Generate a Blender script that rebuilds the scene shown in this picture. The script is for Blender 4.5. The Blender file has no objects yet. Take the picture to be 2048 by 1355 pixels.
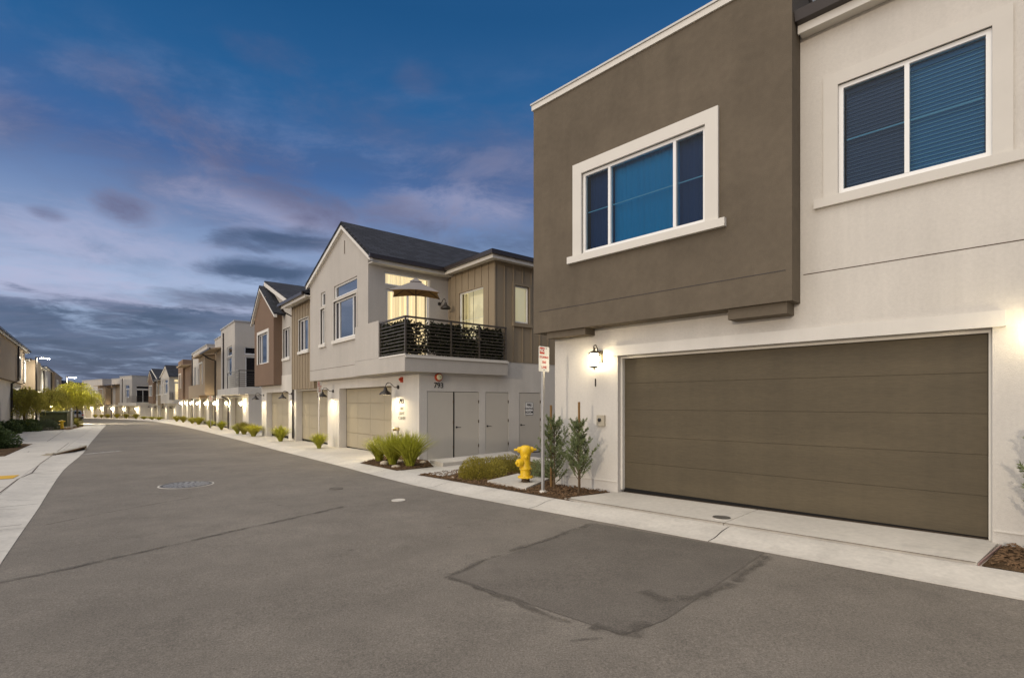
import bpy, bmesh, math, random
from mathutils import Vector, Matrix
R = math.radians
rnd = random.Random(7)
scene = bpy.context.scene
COL = scene.collection

# ------------------------------------------------------------------ camera, sky, sun, exposure
cam = bpy.data.cameras.new('camera')
cam.lens = 36 * 1022 / 2048
cam.sensor_width = 36
cam.shift_y = 127 / 2048
cam.clip_end = 3000
camo = bpy.data.objects.new('camera', cam)
COL.objects.link(camo)
camo.location = (0, 0, 1.57)
camo.rotation_euler = (R(90), 0, 0)
scene.camera = camo
scene.view_settings.view_transform = 'Standard'
scene.view_settings.look = 'None'
scene.view_settings.exposure = 0
scene.view_settings.gamma = 1
scene.cycles.use_denoising = True
scene.cycles.max_bounces = 8
scene.cycles.transparent_max_bounces = 24
scene.cycles.sample_clamp_indirect = 6

SUN_DIR = Vector((.57, .815, -.105)).normalized()      # the way the light travels
sun = bpy.data.lights.new('sun', 'SUN')
sun.energy = .85
sun.angle = R(1.2)
sun.color = (1, .86, .68)
suno = bpy.data.objects.new('sun', sun)
COL.objects.link(suno)
suno.rotation_euler = SUN_DIR.to_track_quat('-Z', 'Y').to_euler()


def make_world():
    w = bpy.data.worlds.new('World')
    scene.world = w
    w.use_nodes = True
    nt = w.node_tree
    nt.nodes.clear()
    N, L = nt.nodes.new, nt.links.new

    def math_(op, a, b=None, clamp=False):
        n = N('ShaderNodeMath'); n.operation = op; n.use_clamp = clamp
        for i, v in enumerate((a, b)):
            if v is None: continue
            if isinstance(v, (int, float)): n.inputs[i].default_value = v
            else: L(v, n.inputs[i])
        return n.outputs[0]

    def mapr(v, a, b, c=0., d=1., smooth=True):
        n = N('ShaderNodeMapRange'); n.interpolation_type = 'SMOOTHSTEP' if smooth else 'LINEAR'
        L(v, n.inputs[0])
        for i, x in enumerate((a, b, c, d)): n.inputs[i + 1].default_value = x
        return n.outputs[0]

    def mix(f, a, b):
        n = N('ShaderNodeMix'); n.data_type = 'RGBA'
        L(f, n.inputs[0])
        for i, v in ((6, a), (7, b)):
            if isinstance(v, tuple): n.inputs[i].default_value = (*v, 1)
            else: L(v, n.inputs[i])
        return n.outputs[2]

    tc = N('ShaderNodeTexCoord')
    vec = tc.outputs['Generated']
    sp = N('ShaderNodeSeparateXYZ'); L(vec, sp.inputs[0])
    x, y, z = sp.outputs
    ramp = N('ShaderNodeValToRGB')
    zz = math_('MAXIMUM', z, 0.)
    L(zz, ramp.inputs[0])
    cr = ramp.color_ramp
    pts = [(0, (.19, .25, .40)), (.12, (.26, .34, .52)), (.18, (.36, .45, .66)), (.235, (.26, .345, .55)), (.305, (.145, .225, .43)),
           (.38, (.040, .115, .315)), (.48, (.009, .096, .275)), (.60, (.001, .066, .205)), (1, (.02, .07, .2))]
    cr.elements[0].position, cr.elements[0].color = pts[0][0], (*pts[0][1], 1)
    cr.elements[1].position, cr.elements[1].color = pts[-1][0], (*pts[-1][1], 1)
    for p, c in pts[1:-1]:
        e = cr.elements.new(p); e.color = (*c, 1)
    col = ramp.outputs[0]
    # clouds on a flat layer seen in perspective
    den = math_('ADD', zz, .10)
    px = math_('DIVIDE', x, den)
    py = math_('DIVIDE', y, den)
    cb = N('ShaderNodeCombineXYZ'); L(px, cb.inputs[0]); L(py, cb.inputs[1])

    def fbm(scale, detail, rough, off, dist=.4, stretch=(1, 1, 1)):
        mp = N('ShaderNodeMapping'); L(cb.outputs[0], mp.inputs[0])
        mp.inputs['Location'].default_value = off; mp.inputs['Scale'].default_value = stretch
        n = N('ShaderNodeTexNoise'); L(mp.outputs[0], n.inputs['Vector'])
        n.inputs['Scale'].default_value = scale; n.inputs['Detail'].default_value = detail
        n.inputs['Roughness'].default_value = rough; n.inputs['Distortion'].default_value = dist
        return n.outputs[0]
    # clouds: soft banks at their bearings, frayed by noise
    az = math_('ARCTAN2', x, y)
    el = math_('ARCSINE', z)
    n1 = fbm(.9, 7, .58, (1.35, .9, 0), .5)
    n2 = fbm(2.6, 9, .64, (4.2, 7.7, 0), .4)
    fray = math_('ADD', math_('MULTIPLY', math_('SUBTRACT', n1, .5), 3.0), math_('MULTIPLY', math_('SUBTRACT', n2, .5), 2.9))
    wob = math_('MULTIPLY', math_('SUBTRACT', fbm(1.1, 3, .5, (9, 2, 0), 0), .5), .22)
    azw = math_('ADD', az, wob)
    n3 = fbm(1.6, 9, .62, (2.2, 5.1, 0), .5, (1, 1.5, 1))
    tex = math_('MULTIPLY', mapr(n3, .38, .72), math_('MULTIPLY', mapr(z, .60, .40), mapr(z, .02, .12)))

    def bank(a, e, sa, se, tilt=0., soft=1.1):
        da = math_('SUBTRACT', azw, a)
        de = math_('SUBTRACT', math_('SUBTRACT', el, e), math_('MULTIPLY', da, tilt))
        da = math_('DIVIDE', da, sa); de = math_('DIVIDE', de, se)
        q = math_('ADD', math_('MULTIPLY', da, da), math_('MULTIPLY', de, de))
        return mapr(math_('ADD', math_('SUBTRACT', 1., q), fray), 0., soft)

    def layer(col, banks, color, alpha):
        m = None
        for b in banks:
            k = bank(*b); m = k if m is None else math_('MAXIMUM', m, k)
        return mix(math_('MULTIPLY', m, alpha), col, color)
    def B(px_, py_, hw, hh, tilt=0., soft=1.1):
        a = math.atan((px_ - 1024) / 1022); c = math.cos(a)
        return (a, math.atan((804 - py_) / 1022 * c), hw / 1022 * c * c, hh / 1022 * c, tilt, soft)
    MAUVE, PALE, SLATE, DEEP = (.102, .103, .205), (.44, .43, .61), (.066, .102, .210), (.038, .066, .148)
    col = layer(col, [B(330, 205, 190, 70, -.1, 2), B(560, 110, 130, 40, 0, 2), B(870, 160, 70, 30, 0, 2), B(60, 240, 150, 60, 0, 2), B(990, 330, 200, 110, 0, 2), B(1500, 330, 300, 130, 0, 2), B(760, 250, 260, 60, -.1, 2), B(330, 330, 260, 60, 0, 2)], MAUVE, .55)
    col = layer(col, [B(380, 385, 620, 105, -.03, 2.4), B(980, 400, 300, 110, 0, 2.4)], (.125, .130, .240), .78)
    col = layer(col, [B(120, 460, 400, 120, 0, 1.8), B(560, 440, 260, 60, -.1, 1.8), B(860, 420, 220, 60, 0, 2), B(120, 575, 260, 45, 0, 1.4), B(440, 615, 170, 34, .05, 1.3), B(230, 600, 160, 30, 0, 1.2)], PALE, .66)
    col = layer(col, [B(530, 350, 290, 84, -.42, 1.7), B(800, 430, 190, 60, -.1, 1.8), B(250, 420, 100, 40, -.2, 1.7), B(80, 420, 70, 22, 0, 1.6)], MAUVE, .95)
    col = layer(col, [B(550, 478, 170, 30, .04), B(560, 545, 170, 30, .03), B(900, 500, 260, 60, 0, 1.7), B(1500, 560, 500, 120, 0, 1.7)], SLATE, .9)
    col = layer(col, [B(330, 690, 620, 92, .03, .9), B(60, 645, 300, 40, 0, .8), B(1000, 700, 500, 130, 0, 1.2), B(-700, 640, 900, 130, 0, 1.5)], SLATE, .95)
    col = layer(col, [B(230, 640, 260, 26, .02, 1.2), B(440, 600, 200, 26, .06, 1.2), B(150, 720, 420, 60, 0, 1.6), B(540, 545, 90, 14, .03, 1.0), B(560, 476, 110, 14, .03, 1.2), B(60, 700, 200, 40, 0, 1.2), B(700, 620, 200, 30, .1, 1.2)], DEEP, .85)
    col = layer(col, [(-1.32, .24, .30, .26, 0., 1.6)], (1.5, 1.55, 1.8), .9)  # added bright bank out of view, there to brighten window reflections
    col = mix(math_('MULTIPLY', tex, .27), col, mix(mapr(n2, .4, .62), (.085, .095, .19), (.34, .34, .50)))
    # added fill glow: unseen sky overhead and behind brightened to light walls and road
    dt = N('ShaderNodeVectorMath'); dt.operation = 'DOT_PRODUCT'
    L(vec, dt.inputs[0]); dt.inputs[1].default_value = (-.38, -.36, .852)
    glow = mapr(dt.outputs['Value'], .46, 1.0)
    col = mix(glow, col, (2.15, 2.02, 1.88))
    bg = N('ShaderNodeBackground'); L(col, bg.inputs[0]); bg.inputs[1].default_value = 1.0
    sky = N('ShaderNodeTexSky'); sky.sky_type = 'NISHITA'; sky.sun_disc = False
    sky.sun_elevation = R(5.7)
    sky.sun_rotation = math.atan2(-SUN_DIR.x, -SUN_DIR.y)
    bg2 = N('ShaderNodeBackground'); L(sky.outputs[0], bg2.inputs[0]); bg2.inputs[1].default_value = .02
    ad = N('ShaderNodeAddShader'); L(bg.outputs[0], ad.inputs[0]); L(bg2.outputs[0], ad.inputs[1])
    out = N('ShaderNodeOutputWorld'); L(ad.outputs[0], out.inputs[0])


make_world()


# ------------------------------------------------------------------ materials
def mat(name, base, rough=.8, *a, **k):
    return mat_(name, base, rough, *a, **k)


def mat_(name, base, rough=.8, spec=.3, metal=0., var=0., vscale=1.5, var2=0., v2scale=40., bump=0., bscale=80., bdist=.01,
        emit=None, estr=0., speck=None, stretch=None, transl=0., streak=0., stain=0., emitvar=False):
    m = bpy.data.materials.new(name); m.use_nodes = True
    nt = m.node_tree; N, L = nt.nodes.new, nt.links.new
    b = nt.nodes['Principled BSDF']
    b.inputs['Base Color'].default_value = (*base, 1)
    b.inputs['Roughness'].default_value = rough
    b.inputs['Specular IOR Level'].default_value = spec
    b.inputs['Metallic'].default_value = metal
    tc = N('ShaderNodeTexCoord'); src = tc.outputs['Object']
    if stretch:
        mp = N('ShaderNodeMapping'); L(src, mp.inputs[0]); mp.inputs['Scale'].default_value = stretch; src = mp.outputs[0]
    col = None

    def noise(scale, detail=5., rough_=.6):
        n = N('ShaderNodeTexNoise'); L(src, n.inputs['Vector']); n.inputs['Scale'].default_value = scale
        n.inputs['Detail'].default_value = detail; n.inputs['Roughness'].default_value = rough_
        return n.outputs[0]
    if var or var2:
        val = None
        for v, s in ((var, vscale), (var2, v2scale)):
            if not v: continue
            mr = N('ShaderNodeMapRange'); L(noise(s), mr.inputs[0])
            mr.inputs[1].default_value = .3; mr.inputs[2].default_value = .7
            mr.inputs[3].default_value = 1 - v; mr.inputs[4].default_value = 1 + v
            if val is None: val = mr.outputs[0]
            else:
                mm = N('ShaderNodeMath'); mm.operation = 'MULTIPLY'; L(val, mm.inputs[0]); L(mr.outputs[0], mm.inputs[1]); val = mm.outputs[0]
        vm = N('ShaderNodeVectorMath'); vm.operation = 'SCALE'; vm.inputs[0].default_value = base; L(val, vm.inputs['Scale'])
        col = vm.outputs[0]
    for amt, st, thr in ((streak, (1.6, 1.6, .13), (.35, .75)), (stain, (.9, .9, .9), (.55, .72))):
        if not amt: continue
        mp2 = N('ShaderNodeMapping'); L(tc.outputs['Object'], mp2.inputs[0]); mp2.inputs['Scale'].default_value = st; mp2.inputs['Location'].default_value = (3.3, 1.2, .4)
        n2 = N('ShaderNodeTexNoise'); L(mp2.outputs[0], n2.inputs['Vector']); n2.inputs['Scale'].default_value = 1.7; n2.inputs['Detail'].default_value = 8; n2.inputs['Roughness'].default_value = .65
        mr2 = N('ShaderNodeMapRange'); L(n2.outputs[0], mr2.inputs[0])
        for q, v in enumerate((*thr, 1., 1 - amt)): mr2.inputs[q + 1].default_value = v
        vm2 = N('ShaderNodeVectorMath'); vm2.operation = 'SCALE'; L(mr2.outputs[0], vm2.inputs['Scale'])
        if col is None: vm2.inputs[0].default_value = base
        else: L(col, vm2.inputs[0])
        col = vm2.outputs[0]
    if speck:
        vo = N('ShaderNodeTexVoronoi'); L(src, vo.inputs['Vector']); vo.inputs['Scale'].default_value = speck[0]
        lt = N('ShaderNodeMath'); lt.operation = 'LESS_THAN'; L(vo.outputs['Distance'], lt.inputs[0]); lt.inputs[1].default_value = speck[1]
        mx = N('ShaderNodeMix'); mx.data_type = 'RGBA'; L(lt.outputs[0], mx.inputs[0])
        if col is None: mx.inputs[6].default_value = (*base, 1)
        else: L(col, mx.inputs[6])
        mx.inputs[7].default_value = (*speck[2], 1); col = mx.outputs[2]
    if col is not None: L(col, b.inputs['Base Color'])
    if bump:
        bp = N('ShaderNodeBump'); bp.inputs['Strength'].default_value = bump; bp.inputs['Distance'].default_value = bdist
        L(noise(bscale, 4.), bp.inputs['Height']); L(bp.outputs[0], b.inputs['Normal'])
    if emit and col is not None and emitvar: L(col, b.inputs['Emission Color']); b.inputs['Emission Strength'].default_value = estr
    elif emit:
        b.inputs['Emission Color'].default_value = (*emit, 1); b.inputs['Emission Strength'].default_value = estr
    if transl:
        tr = N('ShaderNodeBsdfTranslucent'); ms = N('ShaderNodeMixShader'); ms.inputs[0].default_value = transl
        if col is not None: L(col, tr.inputs[0])
        else: tr.inputs[0].default_value = (*base, 1)
        L(b.outputs[0], ms.inputs[1]); L(tr.outputs[0], ms.inputs[2]); L(ms.outputs[0], nt.nodes['Material Output'].inputs[0])
    return m


def glass_mat(name, tint=(.75, .85, .9), ior=1.75, rough=.01):
    m = bpy.data.materials.new(name); m.use_nodes = True
    nt = m.node_tree; N, L = nt.nodes.new, nt.links.new
    nt.nodes.clear()
    t = N('ShaderNodeBsdfTransparent'); t.inputs[0].default_value = (*tint, 1)
    g = N('ShaderNodeBsdfGlossy'); g.inputs['Roughness'].default_value = rough; g.inputs[0].default_value = (.9, .95, 1, 1)
    f = N('ShaderNodeFresnel'); f.inputs[0].default_value = ior
    mx = N('ShaderNodeMixShader'); L(f.outputs[0], mx.inputs[0]); L(t.outputs[0], mx.inputs[1]); L(g.outputs[0], mx.inputs[2])
    o = N('ShaderNodeOutputMaterial'); L(mx.outputs[0], o.inputs[0])
    return m


def asphalt_mat(name, base, seed=0.):
    m = bpy.data.materials.new(name); m.use_nodes = True
    nt = m.node_tree; N, L = nt.nodes.new, nt.links.new
    b = nt.nodes['Principled BSDF']; b.inputs['Roughness'].default_value = .85; b.inputs['Specular IOR Level'].default_value = .25
    tc = N('ShaderNodeTexCoord')
    mp = N('ShaderNodeMapping'); L(tc.outputs['Object'], mp.inputs[0]); mp.inputs['Location'].default_value = (seed, seed * .7, 0)
    def noise(scale, detail, r=.6):
        n = N('ShaderNodeTexNoise'); L(mp.outputs[0], n.inputs['Vector']); n.inputs['Scale'].default_value = scale
        n.inputs['Detail'].default_value = detail; n.inputs['Roughness'].default_value = r; return n.outputs[0]
    def mr(v, a, b_, c, d):
        n = N('ShaderNodeMapRange'); L(v, n.inputs[0])
        for i, q in enumerate((a, b_, c, d)): n.inputs[i + 1].default_value = q
        return n.outputs[0]
    def mul(a, b_):
        n = N('ShaderNodeMath'); n.operation = 'MULTIPLY'; L(a, n.inputs[0]); L(b_, n.inputs[1]); return n.outputs[0]
    v = mul(mr(noise(.35, 4), .3, .7, .84, 1.14), mr(noise(2.2, 7, .7), .25, .75, .84, 1.14))
    v = mul(v, mr(noise(.9, 6, .7), .58, .75, 1., .82))
    vs = N('ShaderNodeTexVoronoi'); L(mp.outputs[0], vs.inputs['Vector']); vs.inputs['Scale'].default_value = 1.1
    sp_ = mul(mr(vs.outputs['Distance'], .03, .075, 1, 0), mr(vs.outputs['Color'], .5, .6, 0, 1))
    v = mul(v, mr(sp_, 0, 1, 1, .66))
    v = mul(v, mr(noise(70, 3, .7), .25, .75, .55, 1.45))
    v = mul(v, mr(noise(24, 4, .75),   .3, .7, .91, 1.10))
    v = mul(v, mr(noise(190, 2, .7), .3, .7, .72, 1.28))
    vm = N('ShaderNodeVectorMath'); vm.operation = 'SCALE'; vm.inputs[0].default_value = base; L(v, vm.inputs['Scale'])
    vo = N('ShaderNodeTexVoronoi'); L(mp.outputs[0], vo.inputs['Vector']); vo.inputs['Scale'].default_value = 26
    lt = N('ShaderNodeMath'); lt.operation = 'LESS_THAN'; L(vo.outputs['Distance'], lt.inputs[0]); lt.inputs[1].default_value = .07
    wn = mul(lt.outputs[0], mr(vo.outputs['Color'], .55, .8, 0, 1))
    mx = N('ShaderNodeMix'); mx.data_type = 'RGBA'; L(wn, mx.inputs[0]); L(vm.outputs[0], mx.inputs[6]); mx.inputs[7].default_value = (.33, .31, .28, 1)
    L(mx.outputs[2], b.inputs['Base Color'])
    bp = N('ShaderNodeBump'); bp.inputs['Strength'].default_value = .5; bp.inputs['Distance'].default_value = .01
    L(noise(120, 3, .7), bp.inputs['Height']); L(bp.outputs[0], b.inputs['Normal'])
    return m


def shingle_mat(name, base, along):
    m = bpy.data.materials.new(name); m.use_nodes = True
    nt = m.node_tree; N, L = nt.nodes.new, nt.links.new
    b = nt.nodes['Principled BSDF']; b.inputs['Roughness'].default_value = .85; b.inputs['Specular IOR Level'].default_value = .25
    tc = N('ShaderNodeTexCoord'); sp = N('ShaderNodeSeparateXYZ'); L(tc.outputs['Object'], sp.inputs[0])
    cb = N('ShaderNodeCombineXYZ'); L(sp.outputs[along], cb.inputs[0])
    mz = N('ShaderNodeMath'); mz.operation = 'MULTIPLY'; L(sp.outputs[2], mz.inputs[0]); mz.inputs[1].default_value = 1.7; L(mz.outputs[0], cb.inputs[1])
    br = N('ShaderNodeTexBrick'); L(cb.outputs[0], br.inputs['Vector'])
    br.inputs['Scale'].default_value = 1; br.inputs['Brick Width'].default_value = .34; br.inputs['Row Height'].default_value = .15
    br.inputs['Mortar Size'].default_value = .012; br.inputs['Bias'].default_value = -.2
    br.inputs['Color1'].default_value = (*[c * .75 for c in base], 1); br.inputs['Color2'].default_value = (*[c * 1.35 for c in base], 1)
    br.inputs['Mortar'].default_value = (*[c * .35 for c in base], 1)
    L(br.outputs[0], b.inputs['Base Color'])
    bp = N('ShaderNodeBump'); bp.inputs['Strength'].default_value = .6; bp.inputs['Distance'].default_value = .015
    L(br.outputs['Fac'], bp.inputs['Height']); bp.invert = True; L(bp.outputs[0], b.inputs['Normal'])
    return m


M = {}
M['stucco'] = mat('stucco_cream', (.605, .568, .51), .9, .2, var=.05, vscale=.9, var2=.045, v2scale=25, streak=.10, bump=.5, bscale=75, bdist=.006)
M['stucco_trim'] = mat('stucco_trim_white', (.66, .625, .565), .85, .2, var=.04, vscale=2, streak=.08, bump=.25, bscale=90, bdist=.004)
M['stucco_grey'] = mat('stucco_greige', (.455, .422, .378), .9, .2, var=.05, vscale=.8, streak=.08, var2=.04, v2scale=25, bump=.3, bscale=70, bdist=.006)
M['brown'] = mat('stucco_olive_brown', (.138, .112, .081), .9, .2, var=.12, vscale=1.1, var2=.06, v2scale=9, streak=.10, bump=.5, bscale=75, bdist=.006)
M['redbrown'] = mat('stucco_red_brown', (.185, .125, .088), .9, .2, var=.05, vscale=1, bump=.3, bscale=70, bdist=.006)
M['tan'] = mat('tan_board', (.27, .215, .145), .75, .3, var=.05, vscale=2, var2=.03, v2scale=30, stretch=(1, 1, .15))
M['tanbrown'] = mat('tan_stucco', (.33, .255, .175), .9, .2, var=.04, vscale=1)
M['trim_wall'] = mat('stucco_window_surround', (.62, .585, .525), .85, .2, var=.03, vscale=2, bump=.2, bscale=90, bdist=.004)
M['trim'] = mat('white_trim', (.66, .625, .56), .5, .35, var=.02, vscale=3)
M['vinyl'] = mat('white_vinyl', (.82, .81, .78), .35, .45)
M['fascia'] = mat('dark_brown_gutter', (.030, .021, .017), .35, .5)
M['darkmetal'] = mat('dark_bronze_metal', (.035, .029, .024), .45, .5, metal=.3)
M['railmetal'] = mat('bronze_railing_paint', (.075, .062, .048), .4, .5)
M['black'] = mat('black_metal', (.012, .011, .010), .4, .5)
M['garage'] = mat('garage_door_olive', (.097, .076, .045), .62, .35, var=.10, vscale=1.2, var2=.09, v2scale=26, stretch=(.35, 1, 2.2), streak=.16, bump=.35, bscale=60, bdist=.004)
M['garage_tan'] = mat('garage_door_taupe', (.36, .31, .22), .6, .35, var=.04, vscale=1.5)
M['seal'] = mat('black_rubber_seal', (.012, .011, .01), .8, .2)
M['doorwhite'] = mat('painted_steel_door', (.52, .48, .41), .5, .35, var=.02, vscale=2)
M['roofA'] = shingle_mat('charcoal_shingle_long', (.034, .036, .045), 1)
M['roofB'] = shingle_mat('charcoal_shingle_cross', (.034, .036, .045), 0)
M['pane'] = glass_mat('window_glass', (.72, .88, .97), 1.30)
M['pane_clear'] = glass_mat('clear_window_glass', (.93, .95, .93), 1.5)
M['pane_sky'] = mat('coated_glass', (.012, .013, .017), .03, 1.0)
M['pane_sky'].node_tree.nodes['Principled BSDF'].inputs['IOR'].default_value = 2.3
M['screen'] = mat('insect_screen', (.030, .027, .032), .6, .2)
M['bluecurtain'] = mat('teal_curtain_and_reflection', (.004, .155, .31), .8, .1, var=.08, vscale=6, stretch=(3, 3, .05))  # curtain cloth; clear blue sky reflection is put into its colour
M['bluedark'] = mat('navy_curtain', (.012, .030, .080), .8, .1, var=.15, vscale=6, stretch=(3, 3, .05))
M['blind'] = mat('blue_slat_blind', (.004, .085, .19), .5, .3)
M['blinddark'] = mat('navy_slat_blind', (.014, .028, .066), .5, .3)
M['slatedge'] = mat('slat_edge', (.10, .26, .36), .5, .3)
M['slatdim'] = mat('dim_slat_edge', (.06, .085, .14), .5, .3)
M['curtain_lit'] = mat('lit_cream_curtain', (.80, .66, .42), .9, .1, var=.34, vscale=4, stretch=(3.2, 3.2, .03), emit=(1, 1, 1), estr=.85, emitvar=True)  # room glow and pleat shading are put into the cloth colour
M['room_lit'] = mat('lit_room_wall', (.78, .72, .54), .9, .1, var=.06, vscale=1, emit=(1, .88, .58), estr=.30)  # part of the room light is put into the wall as glow
M['lamp_glow'] = mat('lamp_glow', (1, .9, .7), .5, .2, emit=(1, .84, .52), estr=170)
M['lantern_glow'] = mat('lantern_glow', (1, .9, .7), .5, .2, emit=(1, .85, .56), estr=46)
M['far_glow'] = mat('far_lantern_glow', (1, .9, .7), .5, .2, emit=(1, .82, .52), estr=420)
M['led_glow'] = mat('street_led_glow', (1, 1, 1), .5, .2, emit=(1, .95, .82), estr=700)
M['led_glow_far'] = mat('street_led_glow_strong', (1, 1, 1), .5, .2, emit=(1, .93, .72), estr=3200)
M['iron'] = mat('pewter_iron', (.10, .085, .06), .45, .5, metal=.6)
M['concrete'] = mat('concrete', (.54, .50, .435), .85, .25, var=.09, vscale=.8, stain=.16, var2=.07, v2scale=14, bump=.25, bscale=110, bdist=.004)
M['kerb'] = mat('kerb_concrete', (.56, .52, .455), .85, .25, var=.10, vscale=1.3, stain=.18, var2=.08, v2scale=18, bump=.25, bscale=110, bdist=.004)
M['asphalt'] = asphalt_mat('asphalt', (.192, .168, .139))
M['asphalt2'] = asphalt_mat('asphalt_patch', (.152, .133, .111), 5.)
M['tar'] = mat('tar_seam_and_shadow', (.118, .103, .086), .8, .25, var=.25, vscale=6)  # tar; the painted shadow line across the lane shares it
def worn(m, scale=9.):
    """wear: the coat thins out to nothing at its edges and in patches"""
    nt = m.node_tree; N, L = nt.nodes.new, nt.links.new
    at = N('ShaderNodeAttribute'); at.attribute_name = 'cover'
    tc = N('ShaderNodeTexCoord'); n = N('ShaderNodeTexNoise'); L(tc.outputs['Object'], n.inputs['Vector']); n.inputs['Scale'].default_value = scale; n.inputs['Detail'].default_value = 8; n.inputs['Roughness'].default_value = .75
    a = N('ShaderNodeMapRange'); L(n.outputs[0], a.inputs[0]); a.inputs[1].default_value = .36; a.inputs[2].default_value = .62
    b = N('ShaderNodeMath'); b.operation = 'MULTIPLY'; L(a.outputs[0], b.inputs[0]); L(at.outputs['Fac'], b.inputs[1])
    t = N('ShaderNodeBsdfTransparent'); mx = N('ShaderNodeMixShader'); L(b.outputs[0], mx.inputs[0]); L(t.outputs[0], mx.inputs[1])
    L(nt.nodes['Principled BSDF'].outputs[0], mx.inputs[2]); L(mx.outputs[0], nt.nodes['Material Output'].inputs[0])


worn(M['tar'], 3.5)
M['earth'] = mat('earth', (.16, .125, .085), .95, .1, var=.2, vscale=.7)
M['mulch'] = mat('bark_mulch', (.105, .066, .036), .95, .1, var=.4, vscale=9, var2=.5, v2scale=60, bump=1., bscale=40, bdist=.04)
M['bark'] = mat('bark_chip', (.15, .09, .048), .9, .15, var=.4, vscale=2)
M['rock'] = mat('pale_cobble', (.50, .43, .33), .85, .2, var=.15, vscale=6, bump=.4, bscale=20)
M['hyd'] = mat('hydrant_yellow', (.74, .47, .012), .42, .5, var=.10, vscale=8, stain=.25, bump=.15, bscale=30)
M['hydbase'] = mat('rusty_iron', (.07, .045, .025), .8, .3, var=.3, vscale=30)
M['steel'] = mat('galvanised_steel', (.46, .44, .41), .45, .5, metal=.55, var=.1, vscale=6)
M['signwhite'] = mat('sign_white', (.80, .78, .74), .45, .4)
M['red'] = mat('sign_red', (.55, .025, .015), .5, .4)
M['redbell'] = mat('alarm_red', (.42, .05, .015), .45, .4)
M['cream'] = mat('bell_cream', (.72, .66, .42), .4, .4)
M['ink'] = mat('black_lettering', (.02, .018, .015), .6, .2)
M['greyink'] = mat('grey_lettering', (.32, .31, .27), .6, .2)
M['brass'] = mat('brass', (.50, .38, .18), .35, .5, metal=.8)
M['plastic'] = mat('beige_plastic', (.42, .37, .28), .5, .4)
M['umb'] = mat('canopy_fabric', (.36, .33, .315), .9, .1, transl=.35)
M['umb_under'] = mat('warm_lit_canopy_tan', (.40, .25, .10), .9, .1, transl=.3)  # warm window light under the canopy, put into the colour
M['wood'] = mat('stake_wood', (.21, .12, .045), .8, .2, var=.2, vscale=9, stretch=(4, 4, .4))
M['trunk'] = mat('tree_bark', (.13, .09, .055), .9, .15, var=.25, vscale=12)
M['needle'] = mat('blue_green_needles', (.19, .225, .10), .6, .3, var=.35, vscale=7, transl=.2)
M['blade'] = mat('flax_blades', (.40, .40, .045), .5, .35, var=.40, vscale=9, transl=.25)
M['gold'] = mat('golden_ground_shrub', (.30, .25, .04), .6, .3, var=.45, vscale=11, transl=.25)
M['leafdark'] = mat('dark_green_leaves', (.078, .112, .034), .5, .35, var=.45, vscale=6, transl=.15)
M['leafolive'] = mat('olive_leaves', (.34, .30, .05), .55, .3, var=.4, vscale=1.5, transl=.3)
M['leafgrey'] = mat('grey_green_leaves', (.115, .14, .075), .6, .3, var=.35, vscale=5, transl=.2)
M['leafbright'] = mat('yellow_green_leaves', (.46, .43, .06), .55, .3, var=.35, vscale=1.2, transl=.35)  # grass colour; on the bend tree it paints in the lamp light
M['ivy'] = mat('ivy_leaves', (.022, .024, .009), .5, .3, var=.5, vscale=12, transl=.05)
M['yellow'] = mat('tactile_yellow', (.62, .36, .03), .7, .3, var=.08, vscale=6)
M['transf'] = mat('olive_green_steel', (.040, .046, .018), .5, .4, var=.06, vscale=3)
M['carpaint'] = mat('silver_car_paint', (.36, .36, .38), .28, .6, metal=.6)
M['carglass'] = mat('dark_car_glass', (.012, .013, .016), .05, .8)
M['tyre'] = mat('tyre_rubber', (.015, .015, .015), .8, .2)
M['taillight'] = mat('red_tail_light', (.35, .01, .01), .25, .5)
M['cast'] = mat('cast_iron', (.15, .138, .122), .55, .5, metal=.5, var=.2, vscale=20)
M['dark'] = mat('dark_void', (.006, .006, .006), .9, .1)
M['whitepaint'] = mat('worn_white_paint', (.45, .43, .40), .8, .2)
M['redtip'] = mat('red_painted_edge', (.34, .22, .19), .8, .2)
M['solar'] = mat('solar_glass', (.012, .03, .06), .1, .8)


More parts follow.
